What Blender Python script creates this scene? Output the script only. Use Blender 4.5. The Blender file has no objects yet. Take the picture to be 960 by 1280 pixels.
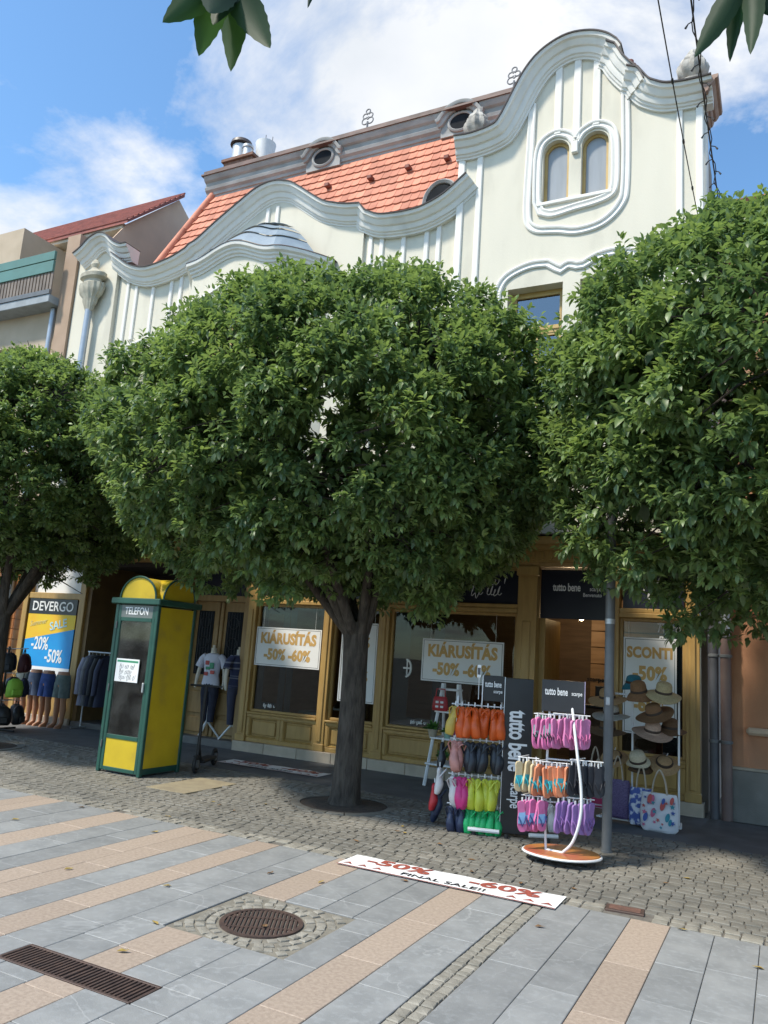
import bpy, bmesh, math, random
import numpy as np
from mathutils import Vector, Matrix, Euler
R = math.radians
random.seed(7)
S = bpy.context.scene
COL = S.collection

# ---------------------------------------------------------------- camera
cam_d = bpy.data.cameras.new('camera'); cam = bpy.data.objects.new('camera', cam_d); COL.objects.link(cam)
cam_d.sensor_fit = 'HORIZONTAL'; cam_d.sensor_width = 36.0; cam_d.lens = 36.69
cam_d.clip_start = 0.05; cam_d.clip_end = 2000
_r = Vector((0.89163886, 0.44765026, 0.06774499)); _u = Vector((0.02072033, -0.18982124, 0.9816)); _f = Vector((-0.45227294, 0.87382901, 0.17852746))
cam.matrix_world = Matrix(((_r.x, _u.x, -_f.x, 0), (_r.y, _u.y, -_f.y, 0), (_r.z, _u.z, -_f.z, 1.7), (0, 0, 0, 1)))
S.camera = cam
# ---------------------------------------------------------------- world, sun, exposure
SUN = Vector((-0.44, -0.58, 1.0)).normalized()      # towards the sun
elev = math.asin(SUN.z); rot = math.atan2(SUN.x, SUN.y)
w = bpy.data.worlds.new('World'); S.world = w; w.use_nodes = True
nt = w.node_tree; N = nt.nodes; L = nt.links; N.clear()
def nd(t, **k):
    n = N.new(t)
    for a, b in k.items(): setattr(n, a, b)
    return n
sky = nd('ShaderNodeTexSky', sky_type='NISHITA', sun_disc=False, sun_elevation=elev, sun_rotation=rot, altitude=100, air_density=1.0, dust_density=0.6, ozone_density=1.6)
tc = nd('ShaderNodeTexCoord'); sep = nd('ShaderNodeSeparateXYZ'); L.new(tc.outputs['Generated'], sep.inputs[0])
addz = nd('ShaderNodeMath', operation='ADD'); addz.inputs[1].default_value = 0.22; L.new(sep.outputs[2], addz.inputs[0])
mx = nd('ShaderNodeMath', operation='MAXIMUM'); mx.inputs[1].default_value = 0.1; L.new(addz.outputs[0], mx.inputs[0])
dx = nd('ShaderNodeMath', operation='DIVIDE'); dy = nd('ShaderNodeMath', operation='DIVIDE')
L.new(sep.outputs[0], dx.inputs[0]); L.new(mx.outputs[0], dx.inputs[1]); L.new(sep.outputs[1], dy.inputs[0]); L.new(mx.outputs[0], dy.inputs[1])
cmb = nd('ShaderNodeCombineXYZ'); L.new(dx.outputs[0], cmb.inputs[0]); L.new(dy.outputs[0], cmb.inputs[1]); cmb.inputs[2].default_value = 2.6
n1 = nd('ShaderNodeTexNoise'); n1.inputs['Scale'].default_value = 1.9; n1.inputs['Detail'].default_value = 9; n1.inputs['Roughness'].default_value = 0.6; n1.inputs['Distortion'].default_value = 0.35
n1.noise_dimensions = '3D'; L.new(cmb.outputs[0], n1.inputs['Vector'])
cr = nd('ShaderNodeValToRGB'); cr.color_ramp.elements[0].position = 0.475; cr.color_ramp.elements[1].position = 0.635
cr.color_ramp.elements[0].color = (0, 0, 0, 1); cr.color_ramp.elements[1].color = (1, 1, 1, 1); L.new(n1.outputs['Fac'], cr.inputs[0])
n2 = nd('ShaderNodeTexNoise'); n2.inputs['Scale'].default_value = 3.4; n2.inputs['Detail'].default_value = 6; L.new(cmb.outputs[0], n2.inputs['Vector'])
cc = nd('ShaderNodeValToRGB'); cc.color_ramp.elements[0].position = 0.3; cc.color_ramp.elements[1].position = 0.75
cc.color_ramp.elements[0].color = (5.0, 5.3, 5.7, 1); cc.color_ramp.elements[1].color = (7.0, 7.0, 7.1, 1); L.new(n2.outputs['Fac'], cc.inputs[0])
lift = nd('ShaderNodeMixRGB', blend_type='MULTIPLY'); lift.inputs[0].default_value = 1; lift.inputs[2].default_value = (1.12, 1.48, 1.62, 1); L.new(sky.outputs[0], lift.inputs[1])
mixc = nd('ShaderNodeMixRGB'); L.new(cr.outputs[0], mixc.inputs[0]); L.new(lift.outputs[0], mixc.inputs[1]); L.new(cc.outputs[0], mixc.inputs[2])
bg = nd('ShaderNodeBackground'); bg.inputs[1].default_value = 0.096; L.new(mixc.outputs[0], bg.inputs[0])
wo = nd('ShaderNodeOutputWorld'); L.new(bg.outputs[0], wo.inputs[0])
sun_d = bpy.data.lights.new('sun', 'SUN'); sun = bpy.data.objects.new('sun', sun_d); COL.objects.link(sun)
sun_d.energy = 3.0; sun_d.angle = R(5); sun_d.color = (1.0, 0.93, 0.81)
sun.rotation_euler = SUN.to_track_quat('Z', 'Y').to_euler(); sun.location = (-8, -6, 25)
S.view_settings.view_transform = 'Standard'; S.view_settings.look = 'None'; S.view_settings.gamma = 1; S.view_settings.exposure = 0.78
S.cycles.max_bounces = 8; S.cycles.transparent_max_bounces = 12; S.cycles.use_denoising = True

# ---------------------------------------------------------------- materials
MATS = {}
def mat(name, c1, c2=None, scale=6, rough=0.65, bump=0.0, bscale=60, metal=0.0, stretch=(1, 1, 1), orand=0.0, spec=0.5, lo=0.35, hi=0.65, c3=None, s3=1.5, lo3=0.55, hi3=0.75, detail=6, vein=None, coat=0):
    if name in MATS: return MATS[name]
    m = bpy.data.materials.new(name); m.use_nodes = True; t = m.node_tree; n = t.nodes; l = t.links
    p = n['Principled BSDF']; p.inputs['Roughness'].default_value = rough; p.inputs['Metallic'].default_value = metal; p.inputs['Specular IOR Level'].default_value = spec
    p.inputs['Coat Weight'].default_value = coat
    c2 = c2 or tuple(v * 0.82 for v in c1)
    g = n.new('ShaderNodeNewGeometry'); mp = n.new('ShaderNodeVectorMath'); mp.operation = 'MULTIPLY'; mp.inputs[1].default_value = stretch
    l.new(g.outputs['Position'], mp.inputs[0])
    def noise(sc, de=detail):
        x = n.new('ShaderNodeTexNoise'); x.inputs['Scale'].default_value = sc; x.inputs['Detail'].default_value = de; l.new(mp.outputs[0], x.inputs['Vector']); return x
    def ramp(src, a, b):
        x = n.new('ShaderNodeValToRGB'); x.color_ramp.elements[0].position = a; x.color_ramp.elements[1].position = b; l.new(src, x.inputs[0]); return x
    nz = noise(scale); rp = ramp(nz.outputs['Fac'], lo, hi)
    mxr = n.new('ShaderNodeMixRGB'); mxr.inputs[1].default_value = (*c1, 1); mxr.inputs[2].default_value = (*c2, 1); l.new(rp.outputs[0], mxr.inputs[0])
    out = mxr.outputs[0]
    if c3:
        r3 = ramp(noise(s3).outputs['Fac'], lo3, hi3); m3 = n.new('ShaderNodeMixRGB'); m3.inputs[2].default_value = (*c3, 1); l.new(r3.outputs[0], m3.inputs[0]); l.new(out, m3.inputs[1]); out = m3.outputs[0]
    if vein:
        nv = noise(vein[1], 8); nv.inputs['Distortion'].default_value = 1.2
        sb = n.new('ShaderNodeMath'); sb.operation = 'SUBTRACT'; sb.inputs[1].default_value = 0.5; l.new(nv.outputs['Fac'], sb.inputs[0])
        ab = n.new('ShaderNodeMath'); ab.operation = 'ABSOLUTE'; l.new(sb.outputs[0], ab.inputs[0])
        rv = ramp(ab.outputs[0], 0.0, vein[2]); rv.color_ramp.elements[0].color = (0.75, 0.75, 0.75, 1); rv.color_ramp.elements[1].color = (0, 0, 0, 1)
        m4 = n.new('ShaderNodeMixRGB'); m4.inputs[2].default_value = (*vein[0], 1); l.new(rv.outputs[0], m4.inputs[0]); l.new(out, m4.inputs[1]); out = m4.outputs[0]
    if orand:
        oi = n.new('ShaderNodeObjectInfo'); mr = n.new('ShaderNodeMapRange'); mr.inputs[3].default_value = 1 - orand; mr.inputs[4].default_value = 1 + orand; l.new(oi.outputs['Random'], mr.inputs[0])
        hs = n.new('ShaderNodeHueSaturation'); l.new(mr.outputs[0], hs.inputs['Value']); l.new(out, hs.inputs['Color']); out = hs.outputs[0]
    l.new(out, p.inputs['Base Color'])
    rr = n.new('ShaderNodeMapRange'); rr.inputs[3].default_value = max(0.05, rough - 0.1); rr.inputs[4].default_value = min(1, rough + 0.1); l.new(nz.outputs['Fac'], rr.inputs[0]); l.new(rr.outputs[0], p.inputs['Roughness'])
    if bump:
        nb = noise(bscale, 4); b = n.new('ShaderNodeBump'); b.inputs['Strength'].default_value = bump; b.inputs['Distance'].default_value = 0.02; l.new(nb.outputs['Fac'], b.inputs['Height']); l.new(b.outputs[0], p.inputs['Normal'])
    MATS[name] = m; return m
def glass(name, tint=(0.8, 0.85, 0.85), refl=1.0, rough=0.01, ior=1.5, dust=0.0):
    if name in MATS: return MATS[name]
    m = bpy.data.materials.new(name); m.use_nodes = True; t = m.node_tree; n = t.nodes; l = t.links; n.clear()
    o = n.new('ShaderNodeOutputMaterial'); tr = n.new('ShaderNodeBsdfTransparent'); tr.inputs[0].default_value = (*tint, 1)
    gl = n.new('ShaderNodeBsdfGlossy'); gl.inputs['Roughness'].default_value = rough; gl.inputs[0].default_value = (refl, refl, refl, 1)
    fr = n.new('ShaderNodeFresnel'); fr.inputs[0].default_value = ior; mx = n.new('ShaderNodeMixShader')
    l.new(fr.outputs[0], mx.inputs[0]); l.new(tr.outputs[0], mx.inputs[1]); l.new(gl.outputs[0], mx.inputs[2]); out = mx.outputs[0]
    if dust:
        df = n.new('ShaderNodeBsdfDiffuse'); df.inputs[0].default_value = (.45, .44, .40, 1); nz = n.new('ShaderNodeTexNoise'); nz.inputs['Scale'].default_value = 5; nz.inputs['Detail'].default_value = 8
        ge = n.new('ShaderNodeNewGeometry'); l.new(ge.outputs['Position'], nz.inputs['Vector']); mr = n.new('ShaderNodeMapRange'); mr.inputs[1].default_value = .35; mr.inputs[2].default_value = .75; mr.inputs[4].default_value = dust; l.new(nz.outputs['Fac'], mr.inputs[0])
        m2 = n.new('ShaderNodeMixShader'); l.new(mr.outputs[0], m2.inputs[0]); l.new(out, m2.inputs[1]); l.new(df.outputs[0], m2.inputs[2]); out = m2.outputs[0]
    l.new(out, o.inputs[0])
    MATS[name] = m; return m
def emit(name, c, s):
    if name in MATS: return MATS[name]
    m = bpy.data.materials.new(name); m.use_nodes = True; p = m.node_tree.nodes['Principled BSDF']
    p.inputs['Emission Color'].default_value = (*c, 1); p.inputs['Emission Strength'].default_value = s; p.inputs['Base Color'].default_value = (*c, 1); MATS[name] = m; return m
def leafmat(name, dark, light, trans, rough=0.38, spec=0.5):
    m = bpy.data.materials.new(name); m.use_nodes = True; t = m.node_tree; n = t.nodes; l = t.links
    p = n['Principled BSDF']; p.inputs['Roughness'].default_value = rough; p.inputs['Specular IOR Level'].default_value = spec
    a = n.new('ShaderNodeAttribute'); a.attribute_name = 'tone'
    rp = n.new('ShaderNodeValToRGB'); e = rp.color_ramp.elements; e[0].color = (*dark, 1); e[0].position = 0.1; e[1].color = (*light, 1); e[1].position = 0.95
    l.new(a.outputs['Fac'], rp.inputs[0]); l.new(rp.outputs[0], p.inputs['Base Color'])
    tl = n.new('ShaderNodeBsdfTranslucent'); hs = n.new('ShaderNodeHueSaturation'); hs.inputs['Value'].default_value = 1.9; hs.inputs['Hue'].default_value = 0.485; hs.inputs['Saturation'].default_value = 1.15
    l.new(rp.outputs[0], hs.inputs['Color']); l.new(hs.outputs[0], tl.inputs[0])
    mx = n.new('ShaderNodeMixShader'); mx.inputs[0].default_value = trans; l.new(p.outputs[0], mx.inputs[1]); l.new(tl.outputs[0], mx.inputs[2])
    l.new(mx.outputs[0], n['Material Output'].inputs[0]); MATS[name] = m; return m

# ---------------------------------------------------------------- mesh helpers
def thing(name, label, cat, loc=(0, 0, 0), group=None, rz=0):
    o = bpy.data.objects.new(name, None); COL.objects.link(o); o.location = loc; o.rotation_euler = (0, 0, rz); o.empty_display_size = 0.1
    o['label'] = label; o['category'] = cat
    if group: o['group'] = group
    return o
def tag(o, label, cat, group=None):
    o['label'] = label; o['category'] = cat
    if group: o['group'] = group
    return o
class MB:
    def __init__(s): s.v = []; s.f = []
    def add(s, vs, fs):
        k = len(s.v); s.v += [tuple(p) for p in vs]; s.f += [tuple(i + k for i in q) for q in fs]; return s
    def box(s, x0, x1, y0, y1, z0, z1, ch=0.0):
        if ch <= 0:
            return s.add([(x, y, z) for z in (z0, z1) for y in (y0, y1) for x in (x0, x1)], [(0, 2, 3, 1), (4, 5, 7, 6), (0, 1, 5, 4), (2, 6, 7, 3), (0, 4, 6, 2), (1, 3, 7, 5)])
        c = min(ch, (x1 - x0) * .4, (y1 - y0) * .4, (z1 - z0) * .4)
        b = bmesh.new(); bmesh.ops.create_cube(b, size=1)
        for q in b.verts: q.co = Vector(((x0 + x1) / 2 + q.co.x * (x1 - x0), (y0 + y1) / 2 + q.co.y * (y1 - y0), (z0 + z1) / 2 + q.co.z * (z1 - z0)))
        bmesh.ops.bevel(b, geom=b.edges[:], offset=c, segments=1, affect='EDGES')
        b.verts.index_update(); s.add([q.co[:] for q in b.verts], [[q.index for q in f.verts] for f in b.faces]); b.free(); return s
    def tube(s, pts, r, n=8, cap=True):
        pts = [Vector(p) for p in pts]; rs = r if isinstance(r, (list, tuple)) else [r] * len(pts)
        t = (pts[1] - pts[0]).normalized(); a = t.orthogonal().normalized(); k = len(s.v)
        for i, p in enumerate(pts):
            t = (pts[min(i + 1, len(pts) - 1)] - pts[max(i - 1, 0)]).normalized()
            a = (a - t * a.dot(t)).normalized(); b = t.cross(a)
            for j in range(n):
                th = 2 * math.pi * j / n; s.v.append(tuple(p + (a * math.cos(th) + b * math.sin(th)) * rs[i]))
        for i in range(len(pts) - 1):
            for j in range(n):
                s.f.append((k + i * n + j, k + i * n + (j + 1) % n, k + (i + 1) * n + (j + 1) % n, k + (i + 1) * n + j))
        if cap: s.f.append(tuple(k + j for j in reversed(range(n)))); s.f.append(tuple(k + (len(pts) - 1) * n + j for j in range(n)))
        return s
    def loft(s, secs, n=16, cap=True, wav=0, wn=7, ph=0.0):       # secs: (x,y,z,rx,ry) horizontal rings
        k = len(s.v)
        for (x, y, z, rx, ry) in secs:
            for j in range(n):
                th = 2 * math.pi * j / n; q = 1 + wav * math.sin(wn * th + ph + z * 3)
                s.v.append((x + rx * math.cos(th) * q, y + ry * math.sin(th) * q, z))
        for i in range(len(secs) - 1):
            for j in range(n): s.f.append((k + i * n + j, k + i * n + (j + 1) % n, k + (i + 1) * n + (j + 1) % n, k + (i + 1) * n + j))
        if cap: s.f.append(tuple(k + j for j in reversed(range(n)))); s.f.append(tuple(k + (len(secs) - 1) * n + j for j in range(n)))
        return s
    def lathe(s, prof, c=(0, 0, 0), n=20): return s.loft([(c[0], c[1], c[2] + z, r, r) for r, z in prof], n)
    def prism(s, poly, y0, y1):                                   # poly in (x,z), extruded in y
        k = len(s.v); n = len(poly); s.v += [(x, y0, z) for x, z in poly] + [(x, y1, z) for x, z in poly]
        s.f.append(tuple(range(k, k + n))); s.f.append(tuple(k + n + i for i in reversed(range(n))))
        for i in range(n): j = (i + 1) % n; s.f.append((k + i, k + n + i, k + n + j, k + j))
        return s
    def sweep(s, path, prof, y, closed=False):                     # path in (x,z); prof (n,d): along normal / towards the street
        P = [Vector(p) for p in path]; n = len(P); m = len(prof); k = len(s.v)
        for i in range(n):
            a = P[(i - 1) % n] if (closed or i > 0) else None; b = P[(i + 1) % n] if (closed or i < n - 1) else None
            d1 = (P[i] - a).normalized() if a is not None else None; d2 = (b - P[i]).normalized() if b is not None else None
            if d1 is None: d1 = d2
            if d2 is None: d2 = d1
            n1 = Vector((-d1.y, d1.x)); n2 = Vector((-d2.y, d2.x)); q = n1 + n2
            if q.length < 1e-6: q = n1
            q.normalize(); q /= max(0.45, q.dot(n1))
            for nn, d in prof: s.v.append((P[i].x + q.x * nn, y - d, P[i].y + q.y * nn))
        for i in range(n if closed else n - 1):
            for j in range(m):
                i2 = (i + 1) % n; j2 = (j + 1) % m
                s.f.append((k + i * m + j, k + i2 * m + j, k + i2 * m + j2, k + i * m + j2))
        if not closed: s.f.append(tuple(k + j for j in reversed(range(m)))); s.f.append(tuple(k + (n - 1) * m + j for j in range(m)))
        return s
    def mesh(s, name, m, smooth=None, recalc=True):
        me = bpy.data.meshes.new(name); me.from_pydata(s.v, [], s.f)
        if recalc:
            b = bmesh.new(); b.from_mesh(me); bmesh.ops.recalc_face_normals(b, faces=b.faces[:]); b.to_mesh(me); b.free()
        if m: me.materials.append(m)
        if smooth:
            me.polygons.foreach_set('use_smooth', [True] * len(me.polygons)); me.set_sharp_from_angle(angle=R(smooth))
        return me
    def build(s, name, m, parent=None, smooth=None, w=False, loc=None, rot=None):
        return link(name, s.mesh(name, m, smooth), parent, loc, rot, w)
def wloc(o):
    v = Vector(o.location)
    while o.parent: o = o.parent; v = v + Vector(o.location)
    return v
def link(name, me, parent=None, loc=None, rot=None, w=False):
    o = bpy.data.objects.new(name, me); COL.objects.link(o)
    if parent: o.parent = parent
    if w and parent: o.location = -wloc(parent)
    if loc: o.location = Vector(o.location) + Vector(loc)
    if rot: o.rotation_euler = rot
    return o
def struct(o): o['kind'] = 'structure'; return o
def smoothp(pts, k=5):
    P = [Vector(p) for p in pts]; out = []
    for i in range(len(P) - 1):
        p0 = P[i - 1] if i else P[0] * 2 - P[1]; p1, p2 = P[i], P[i + 1]; p3 = P[i + 2] if i + 2 < len(P) else P[-1] * 2 - P[-2]
        for j in range(k):
            t = j / k; out.append(tuple(0.5 * ((2 * p1) + (-p0 + p2) * t + (2 * p0 - 5 * p1 + 4 * p2 - p3) * t * t + (-p0 + 3 * p1 - 3 * p2 + p3) * t ** 3)))
    out.append(tuple(P[-1])); return out
def arch(x0, x1, z0, zs, n=10):                                   # window outline with a round head
    c = (x0 + x1) / 2; r = (x1 - x0) / 2
    return [(x0, z0), (x1, z0)] + [(c + r * math.cos(math.pi * i / n), zs + r * math.sin(math.pi * i / n)) for i in range(n + 1)]
def rect(x0, x1, z0, z1): return [(x0, z0), (x1, z0), (x1, z1), (x0, z1)]
def fillmesh(name, loops, y0, y1, m):                              # (x,z) outline with holes, front y0, back y1
    cu = bpy.data.curves.new(name, 'CURVE'); cu.dimensions = '2D'; cu.fill_mode = 'BOTH'; cu.extrude = (y1 - y0) / 2
    for lp in loops:
        sp = cu.splines.new('POLY'); sp.points.add(len(lp) - 1); sp.use_cyclic_u = True
        for i, (x, z) in enumerate(lp): sp.points[i].co = (x, z, 0, 1)
    o = bpy.data.objects.new(name, cu); me = bpy.data.meshes.new_from_object(o); bpy.data.objects.remove(o); bpy.data.curves.remove(cu)
    n = len(me.vertices); a = np.empty(n * 3, np.float32); me.vertices.foreach_get('co', a); a = a.reshape(n, 3)
    b = np.stack([a[:, 0], (y0 + y1) / 2 - a[:, 2], a[:, 1]], 1).ravel(); me.vertices.foreach_set('co', b); me.update()
    me.materials.clear(); me.materials.append(m); me.name = name; return me
def text(s, size, m, parent, loc, rot=(R(90), 0, 0), xs=1.0, bold=0.0, align='CENTER', name='lettering', ext=0.001, shear=0.0, sp=1.0, w=False):
    cu = bpy.data.curves.new(name, 'FONT'); cu.body = s; cu.size = size; cu.align_x = align; cu.align_y = 'CENTER'; cu.extrude = ext; cu.offset = bold * size; cu.shear = shear; cu.space_character = sp; cu.resolution_u = 3
    o = bpy.data.objects.new(name, cu); me = bpy.data.meshes.new_from_object(o); bpy.data.objects.remove(o); bpy.data.curves.remove(cu)
    if xs != 1.0: me.transform(Matrix.Diagonal((xs, 1, 1, 1)))
    me.materials.clear(); me.materials.append(m)
    o = link(name, me, parent, None, rot, False)
    o.location = Vector(loc) - (wloc(parent) if w else Vector((0, 0, 0))); return o
def copy_tree(o, parent=None):
    c = o.copy(); COL.objects.link(c); c.parent = parent
    for ch in list(o.children): copy_tree(ch, c)
    return c
def scribble(wd, hg, lines, m, parent, loc, r=.006, seed=1, name='script_lettering'):
    """unreadable handwriting: joined loops in rows"""
    rg = random.Random(seed); mb = MB()
    for k in range(lines):
        z0 = hg * (.5 - (k + .5) / lines); x = -wd / 2 + rg.uniform(0, .15) * wd; end = wd / 2 - rg.uniform(0, .15) * wd; lh = hg / lines * .5
        while x < end:
            wl = min(rg.uniform(.18, .4) * wd, end - x); n = max(4, int(wl / lh * 7)); pts = []
            for i in range(n):
                t = i * 1.25; a = (1.35 if rg.random() < .2 else .55) * lh
                pts.append((x + wl * i / n + .25 * lh * math.cos(t) + .25 * math.sin(t) * a, 0, z0 + a * math.sin(t)))
            if len(pts) > 2: mb.tube(smoothp(pts, 3), r, 4)
            x += wl + lh * .8
    o = mb.build(name, m, parent); o.location = loc; return o

# ================================================================ palette
WALL = mat('cream_plaster', (0.70, 0.655, 0.545), (0.665, 0.625, 0.52), 1.6, 0.85, 0.15, 70, stretch=(1.6, 1, 0.45), c3=(0.54, 0.505, 0.42), s3=1.6, lo3=0.54, hi3=0.86)
TRIM = mat('white_stucco_trim', (0.80, 0.775, 0.725), (0.765, 0.74, 0.69), 3, 0.8, 0.10, 80, stretch=(1.5, 1, .6), c3=(0.60, 0.585, 0.545), s3=2.2, lo3=0.56, hi3=0.88)
GREYTRIM = mat('weathered_grey_moulding', (0.42, 0.415, 0.405), (0.30, 0.295, 0.285), 2.2, 0.85, 0.2, 60, stretch=(1, 1, 2))
FLASH = mat('dark_flashing', (0.075, 0.062, 0.06), (0.11, 0.08, 0.07), 4, 0.5)
OCHRE = mat('ochre_painted_wood', (0.44, 0.275, 0.085), (0.37, 0.225, 0.068), 5, 0.42, 0.08, 50, stretch=(3, 3, 0.6))
OCHREW = mat('ochre_window_paint', (0.50, 0.34, 0.12), (0.42, 0.28, 0.09), 5, 0.5)
STONE = mat('beige_limestone', (0.50, 0.41, 0.31), (0.40, 0.33, 0.25), 5, 0.7, 0.15, 60, orand=0.1)
NAVY = mat('navy_window_film', (0.008, 0.010, 0.022), (0.012, 0.014, 0.028), 2, 0.35)
BLACKP = mat('black_board', (0.012, 0.012, 0.014), (0.018, 0.018, 0.02), 6, 0.38)
WHITE = mat('white_paint', (0.78, 0.78, 0.78), (0.72, 0.72, 0.72), 8, 0.45)
WHITEP = mat('white_print', (0.80, 0.80, 0.79), (0.77, 0.77, 0.76), 3, 0.6)
GOLDP = mat('gold_print', (0.62, 0.38, 0.12), (0.56, 0.33, 0.10), 3, 0.55)
REDP = mat('rust_red_print', (0.36, 0.085, 0.055), (0.30, 0.07, 0.05), 5, 0.6)
DARKIN = mat('dark_interior', (0.035, 0.030, 0.026), (0.05, 0.042, 0.035), 2, 0.8)
WARMIN = mat('warm_interior_wood', (0.16, 0.10, 0.055), (0.11, 0.07, 0.04), 3, 0.6, stretch=(0.6, 1, 5))
TILE = mat('terracotta_tile', (0.58, 0.225, 0.14), (0.50, 0.185, 0.115), 3, 0.75, 0.15, 80, orand=0.2)
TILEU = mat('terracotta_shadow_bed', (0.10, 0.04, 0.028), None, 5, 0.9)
STEEL = mat('brushed_steel', (0.62, 0.63, 0.64), (0.5, 0.5, 0.5), 6, 0.5, metal=0.7)
GREYMET = mat('grey_painted_metal', (0.16, 0.165, 0.17), (0.12, 0.125, 0.13), 6, 0.45)
ZINC = mat('zinc_pipe', (0.46, 0.49, 0.53), (0.38, 0.41, 0.45), 4, 0.4, metal=0.5)
IRON = mat('cast_iron', (0.075, 0.052, 0.045), (0.11, 0.07, 0.055), 14, 0.6, 0.2, 120, metal=0.3)
GREY_SLAB = mat('blue_grey_slate_slab', (0.272, 0.276, 0.270), (0.212, 0.217, 0.214), 4.5, 0.62, 0.12, 120, orand=0.10, c3=(0.30, 0.31, 0.31), s3=22, lo3=0.5, hi3=0.8, vein=((0.33, 0.335, 0.33), 0.5, 0.003), detail=9)
PINK_SLAB = mat('pink_granite_slab', (0.40, 0.32, 0.25), (0.32, 0.25, 0.195), 42, 0.65, 0.12, 160, orand=0.07, c3=(0.26, 0.20, 0.155), s3=70, lo3=0.6, hi3=0.7)
MORTAR = mat('sandy_joint', (0.17, 0.155, 0.13), (0.11, 0.10, 0.085), 20, 0.95, 0.3, 150)
COBBLE = mat('worn_basalt_sett', (0.190, 0.179, 0.152), (0.138, 0.131, 0.112), 5, 0.7, 0.25, 90, orand=0.11, c3=(0.24, 0.222, 0.185), s3=1.1, lo3=0.5, hi3=0.75)
LIGHTSET = mat('pale_limestone_sett', (0.29, 0.27, 0.225), (0.21, 0.195, 0.16), 12, 0.75, 0.25, 90, orand=0.16)
ASPH = mat('smooth_grey_paving', (0.125, 0.13, 0.135), (0.095, 0.098, 0.10), 3.2, 0.75, 0.2, 200, c3=(0.16, 0.16, 0.155), s3=0.8)
SOIL = mat('bare_soil', (0.085, 0.062, 0.045), (0.05, 0.038, 0.028), 18, 0.95, 0.6, 60)
BARK = mat('grey_brown_bark', (0.082, 0.066, 0.052), (0.034, 0.027, 0.021), 9, 0.9, 0.9, 26, stretch=(2.2, 2.2, 0.55), c3=(0.10, 0.085, 0.065), s3=5)
BRONZE = mat('grey_stone_ornament', (0.52, 0.49, 0.44), (0.30, 0.28, 0.25), 9, 0.85, 0.3, 70)
GLASS = glass('shop_glass', (0.66, 0.70, 0.70), 0.5); GLASSU = glass('upper_glass', (0.35, 0.40, 0.45), ior=2.7)

# ================================================================ ground
g = MB().add([(-400, -400, -0.03), (400, -400, -0.03), (400, 400, -0.03), (-400, 400, -0.03)], [(0, 1, 2, 3)]).build('ground', MORTAR); struct(g)
# --- slab plaza (y < 6.1)
XS = [1.98, 1.71, 1.44, 1.17, 0.90, 0.63, 0.36, 0.09, -0.18, -0.455, -0.735, -1.0, -1.28, -1.58, -1.73, -2.03, -2.30, -2.55, -2.80, -3.08, -3.36, -3.65, -3.96, -4.21, -4.52, -4.77, -5.02, -5.28, -5.58, -5.91, -6.25, -6.61, -6.84, -7.07, -7.35, -7.65, -7.95, -8.25, -8.55, -8.85, -9.15]
PINKC = {-0.735, -2.03, -3.08, -3.96, -4.52, -4.77, -5.58, -6.61, -6.84, -7.65, -7.95, 0.63, 1.44}
plaza = struct(MB().box(-9.15, 1.98, 1.2, 6.13, -0.028, -0.010).build('plaza_pavement', MORTAR))
MH = (-2.955, 4.43)
def slab(x0, x1, y0, y1, m, col):
    t = random.uniform(-0.0012, 0.0012); c = ((x0 + x1) / 2, (y0 + y1) / 2)
    b = MB().box(x0 + .0022, x1 - .0022, y0 + .0022, y1 - .0022, -0.03, t, 0.003)
    b.v = [(x - c[0], y - c[1], z) for x, y, z in b.v]
    link('slab', b.mesh('slab', m), plaza, (c[0], c[1], 0))
def cutouts(x0, x1, y0, y1):
    """slab column pieces around the drain and the manhole square"""
    holes = [(-3.39, -2.52, 4.02, 4.88), (-3.74, -2.79, 3.13, 3.36)]
    pcs = [(x0, x1, y0, y1)]
    for hx0, hx1, hy0, hy1 in holes:
        nw = []
        for a, b, c, d in pcs:
            if b <= hx0 + 1e-4 or a >= hx1 - 1e-4 or d <= hy0 or c >= hy1: nw.append((a, b, c, d)); continue
            if c < hy0: nw.append((a, b, c, hy0))
            if d > hy1: nw.append((a, b, hy1, d))
            if a < hx0 - .02: nw.append((a, hx0, max(c, hy0), min(d, hy1)))
            if b > hx1 + .02: nw.append((hx1, b, max(c, hy0), min(d, hy1)))
        pcs = nw
    return [p for p in pcs if p[3] - p[2] > 0.02 and p[1] - p[0] > 0.02]
for i in range(len(XS) - 1):
    x1, x0 = XS[i], XS[i + 1]
    if x1 == -1.58: continue                                       # narrow cobbled strip
    pink = x1 in PINKC
    y = 6.12 - random.uniform(0.35, 1.05)
    if x1 == -0.735: y = 5.17
    ed = [6.12]
    while y > 1.6: ed.append(y); y -= random.choice((0.62, 0.8, 0.95, 1.1))
    ed.append(1.25)
    for k in range(len(ed) - 1):
        for p in cutouts(x0, x1, ed[k + 1], ed[k]): slab(*p, PINK_SLAB if pink else GREY_SLAB, i)
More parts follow.
